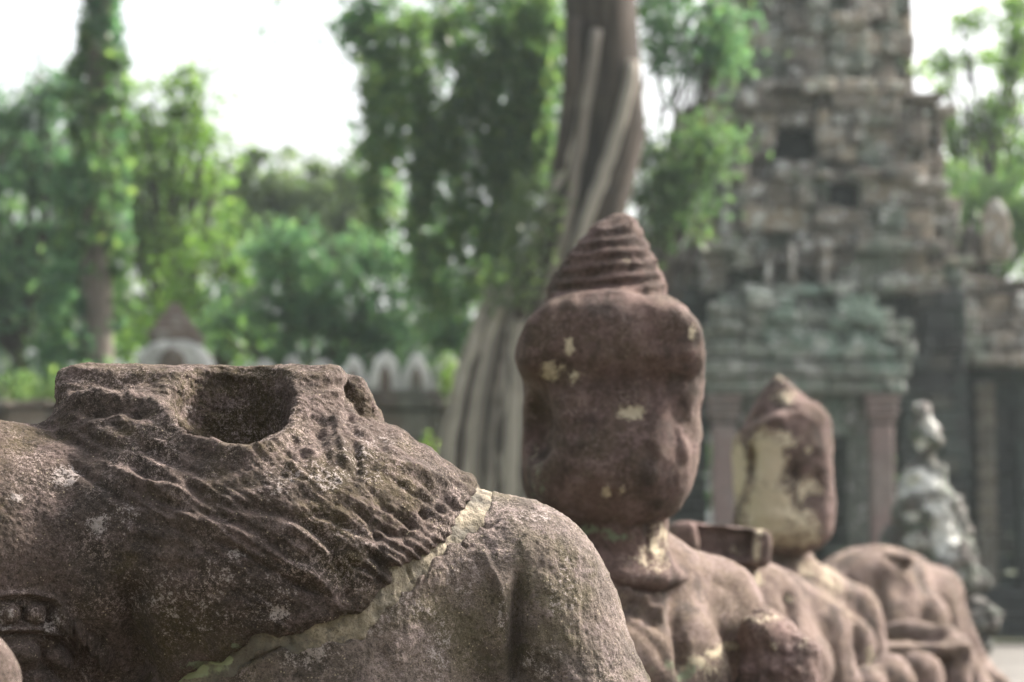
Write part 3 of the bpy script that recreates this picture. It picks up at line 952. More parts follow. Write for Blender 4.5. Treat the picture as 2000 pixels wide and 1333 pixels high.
# the tall ivy-wrapped trunk
e = empty("ivy_wrapped_tree", tuple(at(195, 1090, 37)[:2]) + (GZ,))
tag(e, "straight tall trunk wrapped in ivy from top to base, at the left", "tree")
mb = MB()
cl = [(196, -90), (196, 60), (192, 220), (190, 400), (188, 560), (186, 700), (186, 1290)]
P = np.array([at(x, y, 37) for x, y in cl]); mb.tube(P, [.20, .2, .22, .24, .25, .28, .36], 14, .45)
mb.build("trunk", M_BARK, e, True)
iv = []
for (x, y, wd, n) in [(196, -60, 52, 400), (196, 20, 50, 420), (196, 90, 52, 420), (194, 160, 55, 420), (190, 230, 62, 460), (188, 300, 66, 480), (186, 370, 70, 500), (186, 440, 70, 420), (170, 500, 60, 260), (226, 520, 34, 200), (150, 570, 50, 260), (232, 600, 28, 170), (150, 640, 60, 330), (226, 680, 34, 190), (140, 720, 70, 420), (210, 740, 50, 200)]:
    c = at(x, y, 37); k = 37 / FPX
    a = rng.uniform(0, 2 * np.pi, n); rr = wd * k * (.55 + .45 * rng.random(n)) * np.where(rng.random(n) < .12, 1.25, 1)
    iv.append(np.stack([c[0] + rr * np.cos(a), c[1] + rr * np.sin(a), c[2] + rng.uniform(-45, 45, n) * k], 1))
ivc = np.concatenate(iv)
gone = (fbm(ivc, 1.6, 3, 91) > .30) & (ivc[:, 2] < 4.4) & (ivc[:, 0] > at(180, 600, 37)[0])                                        # bare patches of bark
ivc = ivc[~gone] + .16 * np.stack([fbm(ivc[~gone], 1.9, 2, 92), fbm(ivc[~gone], 1.9, 2, 93), 0 * ivc[~gone][:, 0]], 1)
dk = fbm(ivc, 1.2, 2, 94) > .1
leaf_mesh("ivy", ivc[dk], .15, L_DARK, e, .8, .35, .25, .7)
leaf_mesh("ivy", ivc[~dk], .15, L_MID, e, .8, .42, .3, .7)

# the big strangler tree: trunk, pale roots pouring down over the wall
YT = 32.5
e = empty("strangler_tree", tuple(at(990, 1090, YT)[:2]) + (GZ,))
tag(e, "huge grey tree whose pale roots pour down over the wall behind the crowned head", "tree")
mb = MB()
cl = [(1172, -200, 150), (1174, -20, 148), (1182, 120, 156), (1188, 260, 158), (1160, 400, 150), (1105, 520, 140), (1040, 640, 135), (985, 780, 130), (955, 930, 150), (945, 1300, 190)]
P = np.array([at(x, y, YT) for x, y, _ in cl]); mb.tube(P, [wd / 2 * YT / FPX * .95 for _, _, wd in cl], 18, .15)
V = mb.V[0]; mb.V[0] = V + fbm(V, 1.3, 3, 3)[:, None] * .06
mb.build("trunk", M_BARKD, e, True)
def root(pts, r0, r1, tint, yo=-.6):
    P = np.array([at(x, y, YT + yo + o) for x, y, o in pts])
    t = np.linspace(0, len(P) - 1, 26); i = np.arange(len(P))
    Q = np.stack([np.interp(t, i, P[:, k]) for k in range(3)], 1)
    for _ in range(3): Q[1:-1] = (Q[:-2] + 2 * Q[1:-1] + Q[2:]) / 4
    Q[1:-1] += rng.normal(0, .007, (len(Q) - 2, 3))
    mb = MB(); mb.tube(Q, np.linspace(r0, r1, len(Q)), 9, tint)
    mb.build("root", M_BARK if tint > .5 else M_BARKD, e, True)
root([(1166, 60, .1), (1150, 170, 0), (1128, 300, 0), (1108, 440, 0), (1060, 600, 0), (1010, 800, 0), (985, 980, 0)], .085, .10, .62)
root([(1236, 120, .1), (1216, 230, 0), (1178, 340, 0), (1140, 440, 0), (1105, 560, -.05), (1040, 760, -.05), (1000, 1000, -.05)], .085, .11, .8)
root([(1244, 160, .1), (1226, 260, .02), (1190, 360, .02), (1154, 450, .02), (1120, 560, 0), (1056, 760, 0), (1016, 1000, 0)], .035, .06, .35)
root([(1160, 40, .12), (1142, 170, .03), (1118, 300, .03), (1096, 440, .03), (1046, 600, 0), (996, 800, 0), (975, 980, 0)], .04, .06, .3)
root([(1206, 20, .2), (1194, 160, .12), (1180, 280, .12), (1160, 400, .1), (1120, 520, .05), (1070, 700, 0), (1030, 1000, 0)], .05, .06, .3)
root([(1140, 230, .05), (1098, 330, 0), (1060, 430, 0), (1016, 520, 0), (940, 680, 0), (890, 860, 0), (872, 1000, 0)], .06, .08, .9)
root([(1120, 40, .1), (1116, 180, 0), (1098, 320, .05), (1062, 460, .1), (1020, 600, .1), (980, 760, 0), (960, 980, 0)], .12, .12, .35)
for k in range(22):
    x1 = 866 + k * 8 + rng.uniform(-5, 5)
    x0 = 930 + k * 4.4 + rng.uniform(-6, 6)
    root([(x0 + 30, 560, .15), (x0, 640, 0), (x0 * .55 + x1 * .45 + rng.uniform(-8, 8), 740, -.1), (x1 + rng.uniform(-5, 5), 860, -.15), (x1 - 4, 1010, -.2), (x1 - 10, 1290, -.2)], rng.uniform(.02, .055), rng.uniform(.03, .09), rng.choice((.2, .65, .8, 1.0)))

def hanging(streams, y, dens, rad):
    out = []
    for pts in streams:
        pts = np.asarray(pts, float)
        L = np.hypot(*np.diff(pts, axis=0).T).sum(); n = int(L * dens)
        t = np.sort(rng.random(n)) * (len(pts) - 1); i = np.arange(len(pts))
        x, yy = np.interp(t, i, pts[:, 0]), np.interp(t, i, pts[:, 1])
        k = y / FPX
        wob = np.sin(t * 5 + rng.uniform(0, 6)) * 8
        out.append(np.array([at(a, b, y) for a, b in zip(x + wob, yy)]) + rng.normal(0, 1, (n, 3)) * np.array((rad, rad * 1.2, rad * .8)) * k)
    return np.concatenate(out)
crown_spots = ((712, 20, 36, 26, 40), (760, -20, 36, 50, 50), (770, 60, 36, 45, 50), (730, 110, 36, 22, 30), (790, 130, 36, 46, 50), (745, 190, 36, 26, 34), (800, 210, 36, 50, 50), (760, 255, 36, 30, 34),
               (860, 20, 36, 60, 60), (930, -20, 36, 50, 60), (1080, 60, 36, 34, 60), (1085, 180, 36, 30, 60), (1070, 300, 36, 30, 50), (1000, -30, 36, 60, 40), (745, 300, 36, 22, 26), (700, 60, 36, 20, 24), (880, 110, 36, 60, 60), (960, 30, 36, 60, 70), (1040, 40, 36, 50, 70), (980, 130, 36, 60, 60), (1060, 140, 36, 40, 70), (880, 210, 36, 55, 60), (960, 230, 36, 60, 60), (1040, 250, 36, 40, 60),
               (860, 300, 36, 40, 50), (930, 330, 36, 55, 55), (1000, 340, 35.5, 45, 55), (860, 400, 36, 30, 50), (920, 430, 36, 50, 55), (980, 440, 35, 40, 50), (850, 500, 36, 34, 50),
               (900, 530, 35.5, 46, 55), (960, 530, 34.8, 34, 45), (840, 600, 36, 34, 50), (900, 620, 35, 40, 50), (880, 680, 35, 30, 30))
bl = [blob(*b, .38) for b in crown_spots]
leaf_mesh("crown", clumpy(bl, 25, .36, 56, .35), .17, L_DARK, e, .4, .66)
bl2 = [blob(b[0] + rng.uniform(-30, 30), b[1] + rng.uniform(-30, 30), b[2] - .7, b[3] * .5, b[4] * .6, .4) for b in crown_spots[2::2]]
leaf_mesh("crown", clumpy(bl2, 15, .3, 60, .35), .16, L_MID, e, .4, .6)
st = [[(720 + rng.uniform(-10, 370), rng.uniform(-60, 300)), (0, 0), (0, 0)] for _ in range(22)]
for s in st:
    x, y = s[0]
    if y > 150: x = max(x, 830); s[0] = (x, y)
    s[1] = (x + rng.uniform(-15, 15), y + rng.uniform(90, 160)); s[2] = (x + rng.uniform(-20, 20), y + rng.uniform(200, 330))
    for q in range(3): s[q] = (min(s[q][0], 1075 - max(0, s[q][1] - 250) * .42), s[q][1])
leaf_mesh("hanging_vine", hanging(st, 34.5, 2.2, 12), .15, L_MID, e, .9, .6, .25)
st = [[(1040 + rng.uniform(-40, 60), 330 + rng.uniform(0, 60)), (1010 + rng.uniform(-40, 60), 460), (985 + rng.uniform(-50, 60), 600)] for _ in range(10)]
leaf_mesh("hanging_vine", hanging(st, 31.6, .35, 16), .13, L_GREY, e, .9, .45, .25)

tree("leafy_sapling", "yellow-green leafy boughs just right of the big trunk, before the tower", 37, 1300,
     [(1330, 60, 75, 70), (1280, 10, 60, 70), (1390, 60, 40, 60), (1360, 125, 50, 28), (1410, 10, 30, 60), (1290, 80, 40, 50), (1340, -40, 90, 60), (1400, 110, 30, 30)], L_DARK, .1, 10, .16, tint=.6, group=None)
tree("leafy_sapling", "lower leafy spray between the big trunk and the tower's window", 36.5, 1290,
     [(1310, 310, 60, 50), (1375, 265, 40, 40), (1290, 380, 50, 45), (1350, 340, 45, 50), (1400, 300, 20, 30), (1275, 300, 25, 40), (1300, 440, 50, 40), (1340, 400, 40, 40)], L_MID, .09, 8, .15, tint=.5, group=None)
# twig hanging into the sky
e = empty("hanging_twig", tuple(at(540, -60, 30)))
tag(e, "thin leafy twig hanging into the white sky at the top", "twig")
mb = MB(); P = np.array([at(x, y, 30) for x, y in ((560, -80), (546, 0), (530, 34), (512, 60), (505, 76))]); mb.tube(P, .012, 6, .2); mb.build("stem", M_BARKD, e, True)
leaf_mesh("leaves", np.concatenate([at(508, 62, 30) + rng.normal(0, .05, (14, 3)), at(540, 6, 30) + rng.normal(0, .05, (10, 3)), at(535, 80, 30) + rng.normal(0, .02, (3, 3))]), .1, L_DARK, e, .9)
# small plants on the masonry
def sprig(px, py, y, rx, ry, mat, label, n=60, size=.12):
    c = at(px, py, y); k = y / FPX
    e = empty("wall_plant", tuple(c)); tag(e, label, "plant")
    mb = MB()
    for q in range(4): limb(mb, c + np.array((0, .1, -ry * k)), c + rng.normal(0, .4, 3) * np.array((rx, rx, ry)) * k, .012, .004)
    mb.build("stem", M_BARKD, e, True)
    leaf_mesh("leaves", c + rng.normal(0, .5, (n, 3)) * np.array((rx, rx, ry)) * k, size, mat, e, .2, .7)
sprig(872, 735, 33.2, 22, 40, L_LIGHT, "small yellow-green plant sprouting on the wall left of the roots", 90)
sprig(832, 880, 33.2, 26, 26, L_LIGHT, "tuft of yellow-green leaves low on the wall left of the roots", 60)
sprig(1795, 135, 41.0, 18, 20, L_LIGHT, "tiny green tuft growing on the tower's upper right ledge", 50)
for k, (px, py, s) in enumerate(((30, 760, 60), (120, 770, 50))):
    sprig(px, py, 35.5, s, 40, L_MID, ("leafy shrub behind the wall in the left corner", "leafy shrub at the foot of the ivy-wrapped trunk")[k], 260, .16)

# ------------------------------------------------------------------ humid air
hm = bpy.data.materials.new("humid_air"); hm.use_nodes = True
hm.node_tree.nodes.clear()
ho = hm.node_tree.nodes.new("ShaderNodeOutputMaterial"); hv = hm.node_tree.nodes.new("ShaderNodeVolumePrincipled")
hv.inputs["Color"].default_value = (0.80, 0.93, 0.95, 1)
hv.inputs["Density"].default_value = HAZE
hv.inputs["Anisotropy"].default_value = 0.2
hm.node_tree.links.new(hv.outputs[0], ho.inputs["Volume"])
mb = MB(); mb.box((0, 115, 7.5), (175, 200, 10.5), tint=.5)
o = mb.build("haze", hm); tag(o, kind="stuff")
print("LEAVES", sum(len(o.data.polygons) // 2 for o in bpy.data.objects if o.type == 'MESH' and o.name.split('.')[0] in ('crown', 'distant_forest', 'hanging_vine', 'ivy', 'leaves')))

# ------------------------------------------------------------------ plinth under the row of statues
row = np.array([at(600, 1090, 4.05), at(1130, 1090, 6.2), at(1400, 1090, 8.3), at(1530, 1090, 10.5), at(1740, 1090, 12.7), at(1830, 1090, 15.0), at(1810, 1090, 19.0)])
mb = MB()
for k in range(-1, 12):
    a = row[0] + (row[5] - row[0]) / 10.95 * (k * 1.5 - 1.0)
    for q in range(2):
        mb.box((a[0] - .55 + q * 1.1, a[1] + rng.normal(0, .02), GZ - .02), (.53, .72, .11), yaw=-.0, cham=.03, jit=.012)
o = mb.build("plinth", M_LAT)
tag(o, "low laterite plinth under the row of seated stone figures", "plinth")

# ------------------------------------------------------------------ the headless figure in front
S1 = empty("stone_figure", (-.35, 4.1, GZ))
tag(S1, "headless seated stone figure with a socket in its neck, sharp and nearest", "statue", "seated stone figures in a row")

def s1_body(G):
    x, y, z = G
    t = ell(G, (-.32, 4.12, -.46), (.36, .35, .66))                         # trunk
    mound = ell(G, (-.45, 4.12, .0), (.42, .36, .2425))                     # upper chest up to the neck
    dl = ell(G, (-.91, 4.0, -.02), (.235, .25, .245))                       # near shoulder
    la = cap(G, (-.90, 3.97, -.05), (-.92, 3.86, -.62), .205, .155)
    rs = ell(G, (-.012, 4.09, -.075), (.165, .17, .18))                     # far shoulder
    ra = cap(G, (.015, 4.09, -.09), (.30, 4.0, -.62), .152, .115)
    fore = cap(G, (.30, 4.0, -.62), (.02, 3.62, -.78), .115, .09)
    fore2 = cap(G, (-.92, 3.86, -.62), (-.55, 3.55, -.8), .14, .1)
    d = smin(t, mound, .10)
    d = smin(d, dl, .13)
    d = smin(d, la, .05)
    r = smin(rs, ra, .07)
    d = smin(d, r, .075)
    d = smin(d, fore, .05); d = smin(d, fore2, .05)
    d = smin(d, ell(G, (-.3, 4.15, -1.1), (.5, .42, .3)), .12)
    for s in (-1, 1):
        d = smin(d, cap(G, (-.3 + s * .22, 4.1, -1.15), (-.3 + s * .6, 3.55, -1.15), .21, .16), .08)
        d = smin(d, cap(G, (-.3 + s * .6, 3.55, -1.2), (-.3 + s * .1, 3.5, -1.27), .15, .11), .05)
    return d

STX, STY = at(388, 1090, 4.12)[0], 4.12
def s1_stump(G):
    d = ecyl(G, (STX, STY), .246, .235, -.1, .328, .026)
    ft = (G[1] - 3.865) - (G[2] - .175) * 1.36                              # front leans back; broken away low down
    return smax(d, -ft * .59, .035)
HX = at(450, 1090, 4.0)[0]
def s1_hole(G):
    h = ecyl(G, (HX, 3.985), .101, .118, -.06, .60, .03)
    return h

sx = np.array([(180, 1520), (240, 1400), (320, 1338), (370, 1312), (430, 1291), (470, 1264), (500, 1246), (560, 1241), (640, 1216), (690, 1196), (740, 1151), (790, 1111), (850, 1061), (884, 1022), (905, 998), (919, 975), (930, 940), (940, 860), (950, 700)])
SEAM = np.array([at(a, b, 3.80)[[0, 2]] for a, b in sx])
def seam_z(x):
    r = np.interp(x, SEAM[:, 0], SEAM[:, 1])
    r = np.where(x < SEAM[0, 0], SEAM[0, 1] - (SEAM[0, 0] - x) * 2, r)
    return np.where(x > SEAM[-1, 0], 9.0, r)
SLOPE = np.gradient(SEAM[:, 1], SEAM[:, 0])
def seam_d(G):
    """signed distance-like value: positive on the lower, mortared side"""
    x, z = G[0][:, 0, :], G[2][:, 0, :]
    q, _ = pdist(x, z, SEAM.tolist())
    q = np.where(z < seam_z(x), q, -q)
    return np.broadcast_to(q[:, None, :], G[0].shape)

def carve(V, N, marks):
    """marks: (kind, points, width px, height m) in the chart; only where the stone faces the viewer"""
    px, py = chart(V)
    view = V / np.linalg.norm(V, axis=1)[:, None]
    face = np.clip(-(N * view).sum(1) * 3.0 + .25, 0, 1)
    d = np.zeros(len(V))
    for m in marks:
        if m[0] == 'l':
            q, t = pdist(px, py, m[1])
            taper = np.clip(np.minimum(t, 1 - t) * 6 + .25, 0, 1)
            d += m[3] * np.exp(-(q / m[2]) ** 2) * taper
        elif m[0] == 'b':
            cx, cy, rx, ry, ang = m[1]
            ca, sa = math.cos(ang), math.sin(ang)
            u, v = (ca * (px - cx) + sa * (py - cy)) / rx, (-sa * (px - cx) + ca * (py - cy)) / ry
            d += m[3] * np.clip(1 - u * u - v * v, 0, 1) ** .8
    return d * face

def stain(V, spots):
    px, py = chart(V)
    a = np.zeros(len(V))
    for (cx, cy, rx, ry, st) in spots:
        q = np.sqrt(((px - cx) / rx) ** 2 + ((py - cy) / ry) ** 2)
        a = np.maximum(a, st * np.clip(1.6 - q, 0, 1))
    return a

# -- upper block: chest, near shoulder, neck stump with its socket
def upper_fn(G):
    b = s1_body(G) - .010
    b = smin(b, s1_stump(G), .045)
    b = smax(b, -s1_hole(G), .014)
    wig = .006 * np.sin(G[0] * 61) + .004 * np.sin(G[0] * 143 + 1)
    b = smax(b, seam_d(G) + wig * .6, .016)
    ear = rbox(G, tuple(at(704, 790, 4.17)), (.024, .045, .050), .023, 0, .40)
    b = smin(b, ear, .006)
    return smax(b, -.40 - G[2], .01)
V, Q = surface_nets(upper_fn, (-1.2, 3.6, -.42), (.02, 4.5, .36), .0056)
V = laplace(V, Q, 2)
V, Q = subdivide(V, Q)
V = laplace(V, Q, 1)
N = normals(V, Q)
px, py = chart(V)
marks = [
    ('l', [(262, 774), (300, 790), (350, 832), (395, 864), (440, 884), (480, 890), (525, 878), (560, 852), (588, 812)], 13, .013),
    ('l', [(213, 822), (266, 856), (327, 892), (385, 922), (440, 932)], 12, -.008),
    ('l', [(140, 781), (182, 769), (235, 784), (270, 776)], 13, .016), ('l', [(150, 802), (200, 806), (245, 800), (285, 815)], 11, -.014),
    ('l', [(118, 742), (160, 738), (230, 745), (318, 738)], 8, -.007), ('l', [(125, 722), (198, 731), (304, 726)], 8, .007), ('l', [(135, 762), (200, 752), (270, 758)], 7, -.006),
    
    ('l', [(95, 840), (152, 863), (205, 897), (236, 918)], 9, -.009), ('l', [(125, 893), (182, 935), (236, 973), (289, 994)], 10, -.009),
    ('l', [(144, 832), (198, 867), (258, 876), (304, 866)], 8, -.006), ('l', [(255, 900), (289, 927), (330, 928)], 13, -.013),
    ('l', [(247, 946), (304, 973), (365, 994)], 10, -.010), ('l', [(360, 935), (403, 977), (440, 985)], 11, -.010), ('l', [(180, 880), (240, 925), (330, 955), (380, 965)], 9, .008),
    ('l', [(400, 1002), (469, 1025), (538, 1066), (593, 1108)], 11, -.010), ('l', [(400, 1048), (460, 1071), (515, 1108), (575, 1144), (658, 1167)], 9, -.008),
    ('l', [(469, 988), (552, 1002), (630, 1043), (676, 1089)], 10, -.010), ('l', [(420, 1020), (500, 1050), (560, 1100), (640, 1135)], 9, .008),
    ('l', [(340, 1000), (420, 1030), (480, 1080)], 9, .006), ('l', [(300, 1010), (370, 1045), (440, 1100)], 9, -.006), ('l', [(560, 1020), (620, 1060), (650, 1100)], 9, .008),
    ('l', [(648, 1080), (670, 1117), (688, 1178)], 9, -.014), ('l', [(680, 1105), (722, 1112), (745, 1130), (738, 1150)], 8, -.010), ('l', [(722, 1078), (750, 1108), (786, 1122)], 9, -.014),
    ('l', [(735, 1025), (768, 1043), (800, 1045)], 9, -.012), ('l', [(772, 997), (796, 1011), (814, 1034)], 9, -.013), ('l', [(826, 992), (840, 1012)], 9, -.012),
    ('l', [(717, 942), (750, 983), (768, 1002)], 9, -.009), ('l', [(770, 935), (800, 960), (850, 985), (868, 1010)], 7, -.008), ('l', [(800, 925), (840, 950), (880, 985)], 7, -.007),
    ('l', [(690, 985), (720, 1010), (742, 1060)], 8, -.009), ('l', [(610, 1000), (670, 1020), (712, 1050)], 9, -.009), ('l', [(750, 900), (800, 915), (850, 935), (890, 960)], 7, .006),
    ('l', [(860, 955), (882, 980), (893, 1005)], 6, -.006), ('l', [(830, 940), (855, 975), (862, 1000)], 5, -.005),
    ('l', [(620, 830), (632, 870), (640, 915)], 10, -.006), ('l', [(655, 820), (668, 870), (676, 912)], 9, .008), ('l', [(690, 850), (700, 890), (702, 925)], 8, -.007), ('l', [(672, 745), (676, 790), (690, 830)], 4, -.008), ('l', [(600, 790), (640, 770), (668, 765)], 10, .006),
    ('l', [(575, 740), (620, 760), (660, 752)], 9, -.006), ('l', [(560, 850), (590, 880), (600, 910)], 10, -.005),
    ('l', [(595, 1112), (640, 1150), (664, 1190)], 10, .008), ('l', [(0, 840), (60, 845), (110, 868)], 12, .004),
    # arm band in the lower left corner: rims, petals, roundels
    ('l', [(-40, 1160), (0, 1162), (60, 1158), (109, 1168), (150, 1215), (190, 1262), (224, 1306)], 5, .010), ('l', [(-40, 1172), (0, 1175), (55, 1172), (100, 1182), (140, 1226), (180, 1276), (212, 1318)], 5, -.008),
    ('l', [(-30, 1229), (0, 1230), (70, 1226), (118, 1234), (150, 1268), (200, 1322)], 5, .011), ('l', [(-30, 1240), (60, 1238), (110, 1246), (145, 1282), (186, 1328)], 5, -.008),
    ('b', (124, 1212, 18, 32, -.5), 0, .022), ('b', (154, 1240, 15, 32, -.45), 0, .022), ('b', (181, 1264, 14, 31, -.4), 0, .022), ('b', (206, 1292, 13, 30, -.35), 0, .021),
    ('b', (20, 1200, 22, 20, 0), 0, .018), ('b', (70, 1200, 22, 20, 0), 0, .018), ('b', (98, 1228, 20, 17, .5), 0, .012),
    ('b', (44, 1274, 36, 26, .1), 0, .024), ('b', (116, 1288, 30, 26, .5), 0, .024), ('b', (164, 1322, 22, 24, .7), 0, .022), ('b', (84, 1336, 40, 26, .3), 0, .02), ('b', (0, 1320, 34, 28, 0), 0, .012),
    ('l', [(85, 1262), (84, 1290), (110, 1312)], 5, -.008), ('l', [(140, 1300), (150, 1330)], 5, -.007),
    ('l', [(138, 1196), (145, 1223), (148, 1262)], 5, -.009), ('l', [(166, 1222), (173, 1249), (168, 1272)], 5, -.009), ('l', [(193, 1246), (198, 1266), (191, 1290)], 5, -.009), ('l', [(219, 1270), (223, 1289), (214, 1312)], 5, -.009), ('l', [(46, 1185), (45, 1215)], 5, -.010), ('l', [(98, 1190), (92, 1218)], 5, -.010),
    ('l', [(262, 1130), (250, 1190), (258, 1260), (275, 1345)], 34, -.030), ('l', [(240, 1160), (236, 1220), (246, 1280), (258, 1345)], 10, -.012),
]
petals = []
for rr, n0, a0, a1 in ((275, 10, -.35, .85), (330, 11, -.2, 1.0), (385, 9, .1, 1.05)):
    for k in range(n0):
        a = a0 + (a1 - a0) * (k + rng.uniform(-.15, .15)) / (n0 - 1)
        cx, cy = 430 + 1.42 * rr * math.cos(a) * .92, 790 + rr * math.sin(a) * 1.05
        marks.append(('b', (cx, cy, rng.uniform(22, 34), rng.uniform(11, 16), math.atan2(math.sin(a), 1.2 * math.cos(a)) + rng.uniform(-.1, .25)), 0, rng.uniform(.002, .005)))
D = carve(V, N, marks)
rr = np.hypot((px - 430) / 1.5, (py - 760)); nz_ = fbm(V, 9, 3, 21)
msk = np.clip((px - 130) / 160, 0, 1) * np.clip((rr - 105) / 30, 0, 1) * np.clip((np.abs(nz_ * 1.2) + .35), 0, 1) * np.clip(1.25 - np.clip((py - 1080) / 90, 0, 1) * np.clip((560 - px) / 150, 0, 1) * 1.2, 0, 1)
D += .0018 * np.sin(rr / 6.6 + 2.6 * fbm(V, 7, 2, 40) + (px - 430) * .004) * msk * (py > 790)
D += .0045 * fbm(V, 14, 3, 3) + .0011 * fbm(V, 45, 3, 9) * np.clip(.5 + msk, .5, 1.3)
ux, uy = (px - 430) * .84 + (py - 790) * .54, -(px - 430) * .54 + (py - 790) * .84       # along and across the carved strands
stn = fbm(np.stack([ux / 150, uy / 17 + .7 * fbm(V, 8, 2, 66), px * 0], 1), 1.0, 3, 64)
D += .0015 * (1 - 2.2 * np.abs(stn)) * msk * (py > 790)
D += .0011 * fbm(V, 190, 2, 77)
D += .0019 * np.sin(uy / 2.9 + 2.2 * fbm(V, 10, 2, 67)) * msk * np.clip(.6 + 1.6 * fbm(V, 11, 2, 68), 0, 1) * (py > 790)
strata = fbm(np.stack([V[:, 0] * .35, V[:, 1] * .5, V[:, 2] + .12 * V[:, 0]], 1), 60, 3, 71)
D += .0030 * strata * np.clip((V[:, 2] - .16) / .05, 0, 1) * np.clip((N[:, 1] * -1) + .5, 0, 1)
D += .0022 * fbm(V * np.array((1.9, 1, .55)), 42, 2, 12) * ((px > 560) & (px < 730) & (py > 780) & (py < 935))
# a weathered, unevenly broken rim
D += .002 * fbm(V, 8, 3, 88) * np.clip((V[:, 2] - .27) / .04, 0, 1)
V = V + N * D[:, None]
lich = stain(V, [(125, 930, 26, 18, .74), (195, 1026, 20, 20, .7), (465, 1085, 20, 15, .74), (546, 1196, 18, 18, .74), (545, 950, 40, 24, .50), (720, 890, 40, 40, .30), (30, 974, 16, 8, .7),
                 (105, 1222, 22, 26, .6), (10, 1215, 22, 22, .4), (368, 800, 12, 12, .5), (640, 930, 40, 24, .42), (300, 1160, 60, 40, .3), (400, 1210, 70, 35, .36), (690, 1090, 60, 50, .2), (745, 870, 30, 22, .34), (520, 1175, 60, 40, .3), (430, 1120, 40, 30, .3), (250, 1010, 40, 30, .26)])
grn = stain(V, [(395, 1300, 50, 10, .8), (460, 1262, 12, 6, .6)])
me = mesh_np("chest_block", V, Q, True, {"lichen": lich, "green": grn})
o = link("chest_block", me, M_UP, S1)
o["label"] = "dark upper chest block with carved collar and broken neck socket"

# -- lower block: trunk, far arm, lap
def lower_fn(G):
    b = s1_body(G) + .004
    return smax(b, -.05 - seam_d(G), .01)
V, Q = surface_nets(lower_fn, (-1.15, 3.3, -.34), (.5, 4.5, .13), .0064)
V2, Q2 = surface_nets(lower_fn, (-1.25, 3.25, -1.42), (.6, 4.6, -.318), .014)
def mort_w(x, z):
    return (.030 + .008 * np.sin(x * 23 + 1) + .004 * np.sin(x * 71) + .003 * np.sin(x * 160 + z * 90)) * np.clip((.17 - z) / .06, .55, 1)
lm = []
for (V, Q, fine) in ((V, Q, True), (V2, Q2, False)):
    V = laplace(V, Q, 2)
    if fine:
        V, Q = subdivide(V, Q); V = laplace(V, Q, 1)
    N = normals(V, Q)
    D = .0035 * fbm(V, 13, 3, 5) + .0016 * fbm(V, 50, 3, 8)
    if fine:
        D += carve(V, N, [
            ('l', [(1016, 1110), (1008, 1180), (1004, 1260), (1006, 1360)], 11, -.022), ('l', [(1018, 1130), (1016, 1200), (1020, 1345)], 22, -.010), 
            ('l', [(985, 1120), (978, 1200), (975, 1300), (974, 1345)], 26, .006),
            ('l', [(455, 1307), (520, 1278), (560, 1258), (565, 1245)], 3.0, -.008), ('l', [(795, 1118), (806, 1140), (815, 1146)], 2.5, -.006), ('l', [(900, 1062), (912, 1072), (925, 1064)], 3, -.006),
            ('l', [(935, 1023), (955, 1028), (975, 1016)], 3.5, -.006), ('l', [(700, 1210), (740, 1260), (760, 1345)], 24, -.004), ('l', [(920, 1080), (960, 1150), (985, 1240)], 8, -.003), ('l', [(940, 1070), (975, 1140), (996, 1220)], 6, .003),
            ('l', [(1040, 1260), (1090, 1290), (1130, 1340)], 12, .004), ('b', (1060, 1310, 30, 14, .4), 0, .004)])
        qd, _ = pdist(V[:, 0], V[:, 2], SEAM.tolist())
        qd = np.where(V[:, 2] < seam_z(V[:, 0]), qd, -qd)
        D -= .012 * np.clip((mort_w(V[:, 0], V[:, 2]) - qd) / .006, 0, 1)
        D += .0007 * fbm(V * np.array((2.2, 1, .5)), 60, 2, 61) + .0009 * fbm(V, 190, 2, 62)
    V = V + N * D[:, None]
    lm.append((V, Q))
V, Q = lm[0]
lich = stain(V, [(600, 1275, 46, 30, .66), (720, 1215, 36, 22, .45), (850, 1275, 22, 55, .55), (790, 1190, 40, 30, .45), (1060, 1300, 40, 30, .42), (1030, 1010, 50, 14, .35), (900, 1130, 30, 40, .4), (1100, 1150, 30, 60, .3), (980, 1180, 12, 50, .4)])
grn = stain(V, [(330, 1330, 40, 14, .8)])
o = link("trunk_block", mesh_np("trunk_block", V, Q, True, {"lichen": lich, "green": grn}), M_LOW, S1)
o["label"] = "smoother paler trunk and arm below the mortar seam"
V, Q = lm[1]
link("lap_block", mesh_np("lap_block", V, Q, True, {"lichen": np.zeros(len(V)), "green": np.zeros(len(V))}), M_LOW, S1)

# -- lime mortar in the break
def mort_fn(G):
    sd = seam_d(G)
    wd = mort_w(G[0], G[2])
    b = s1_body(G) + .0045
    return smax(smax(b, sd - wd - .004, .004), -.03 - sd, .006)
V, Q = surface_nets(mort_fn, (-.72, 3.6, -.36), (0.0, 4.45, .2), .0045)
N = normals(V, Q)
D = .0026 * fbm(V, 40, 4, 31) + .002 * fbm(V, 14, 2, 35) + .0015 * fbm(V, 150, 2, 33) + carve(V, N, [('l', [(562, 1238), (570, 1252), (566, 1268)], 2.6, -.008), ('l', [(455, 1307), (500, 1290), (560, 1262)], 3, -.006), ('l', [(795, 1108), (808, 1140)], 2.5, -.007), ('l', [(640, 1225), (660, 1240)], 3, -.004)])
V = V + N * D[:, None]
grn = stain(V, [(380, 1312, 60, 16, .72), (330, 1330, 30, 16, .72), (458, 1264, 12, 6, .8), (430, 1290, 26, 10, .8)])
link("mortar_seam", mesh_np("mortar_seam", V, Q, True, {"lichen": np.zeros(len(V)), "green": grn}), M_MORT, S1)

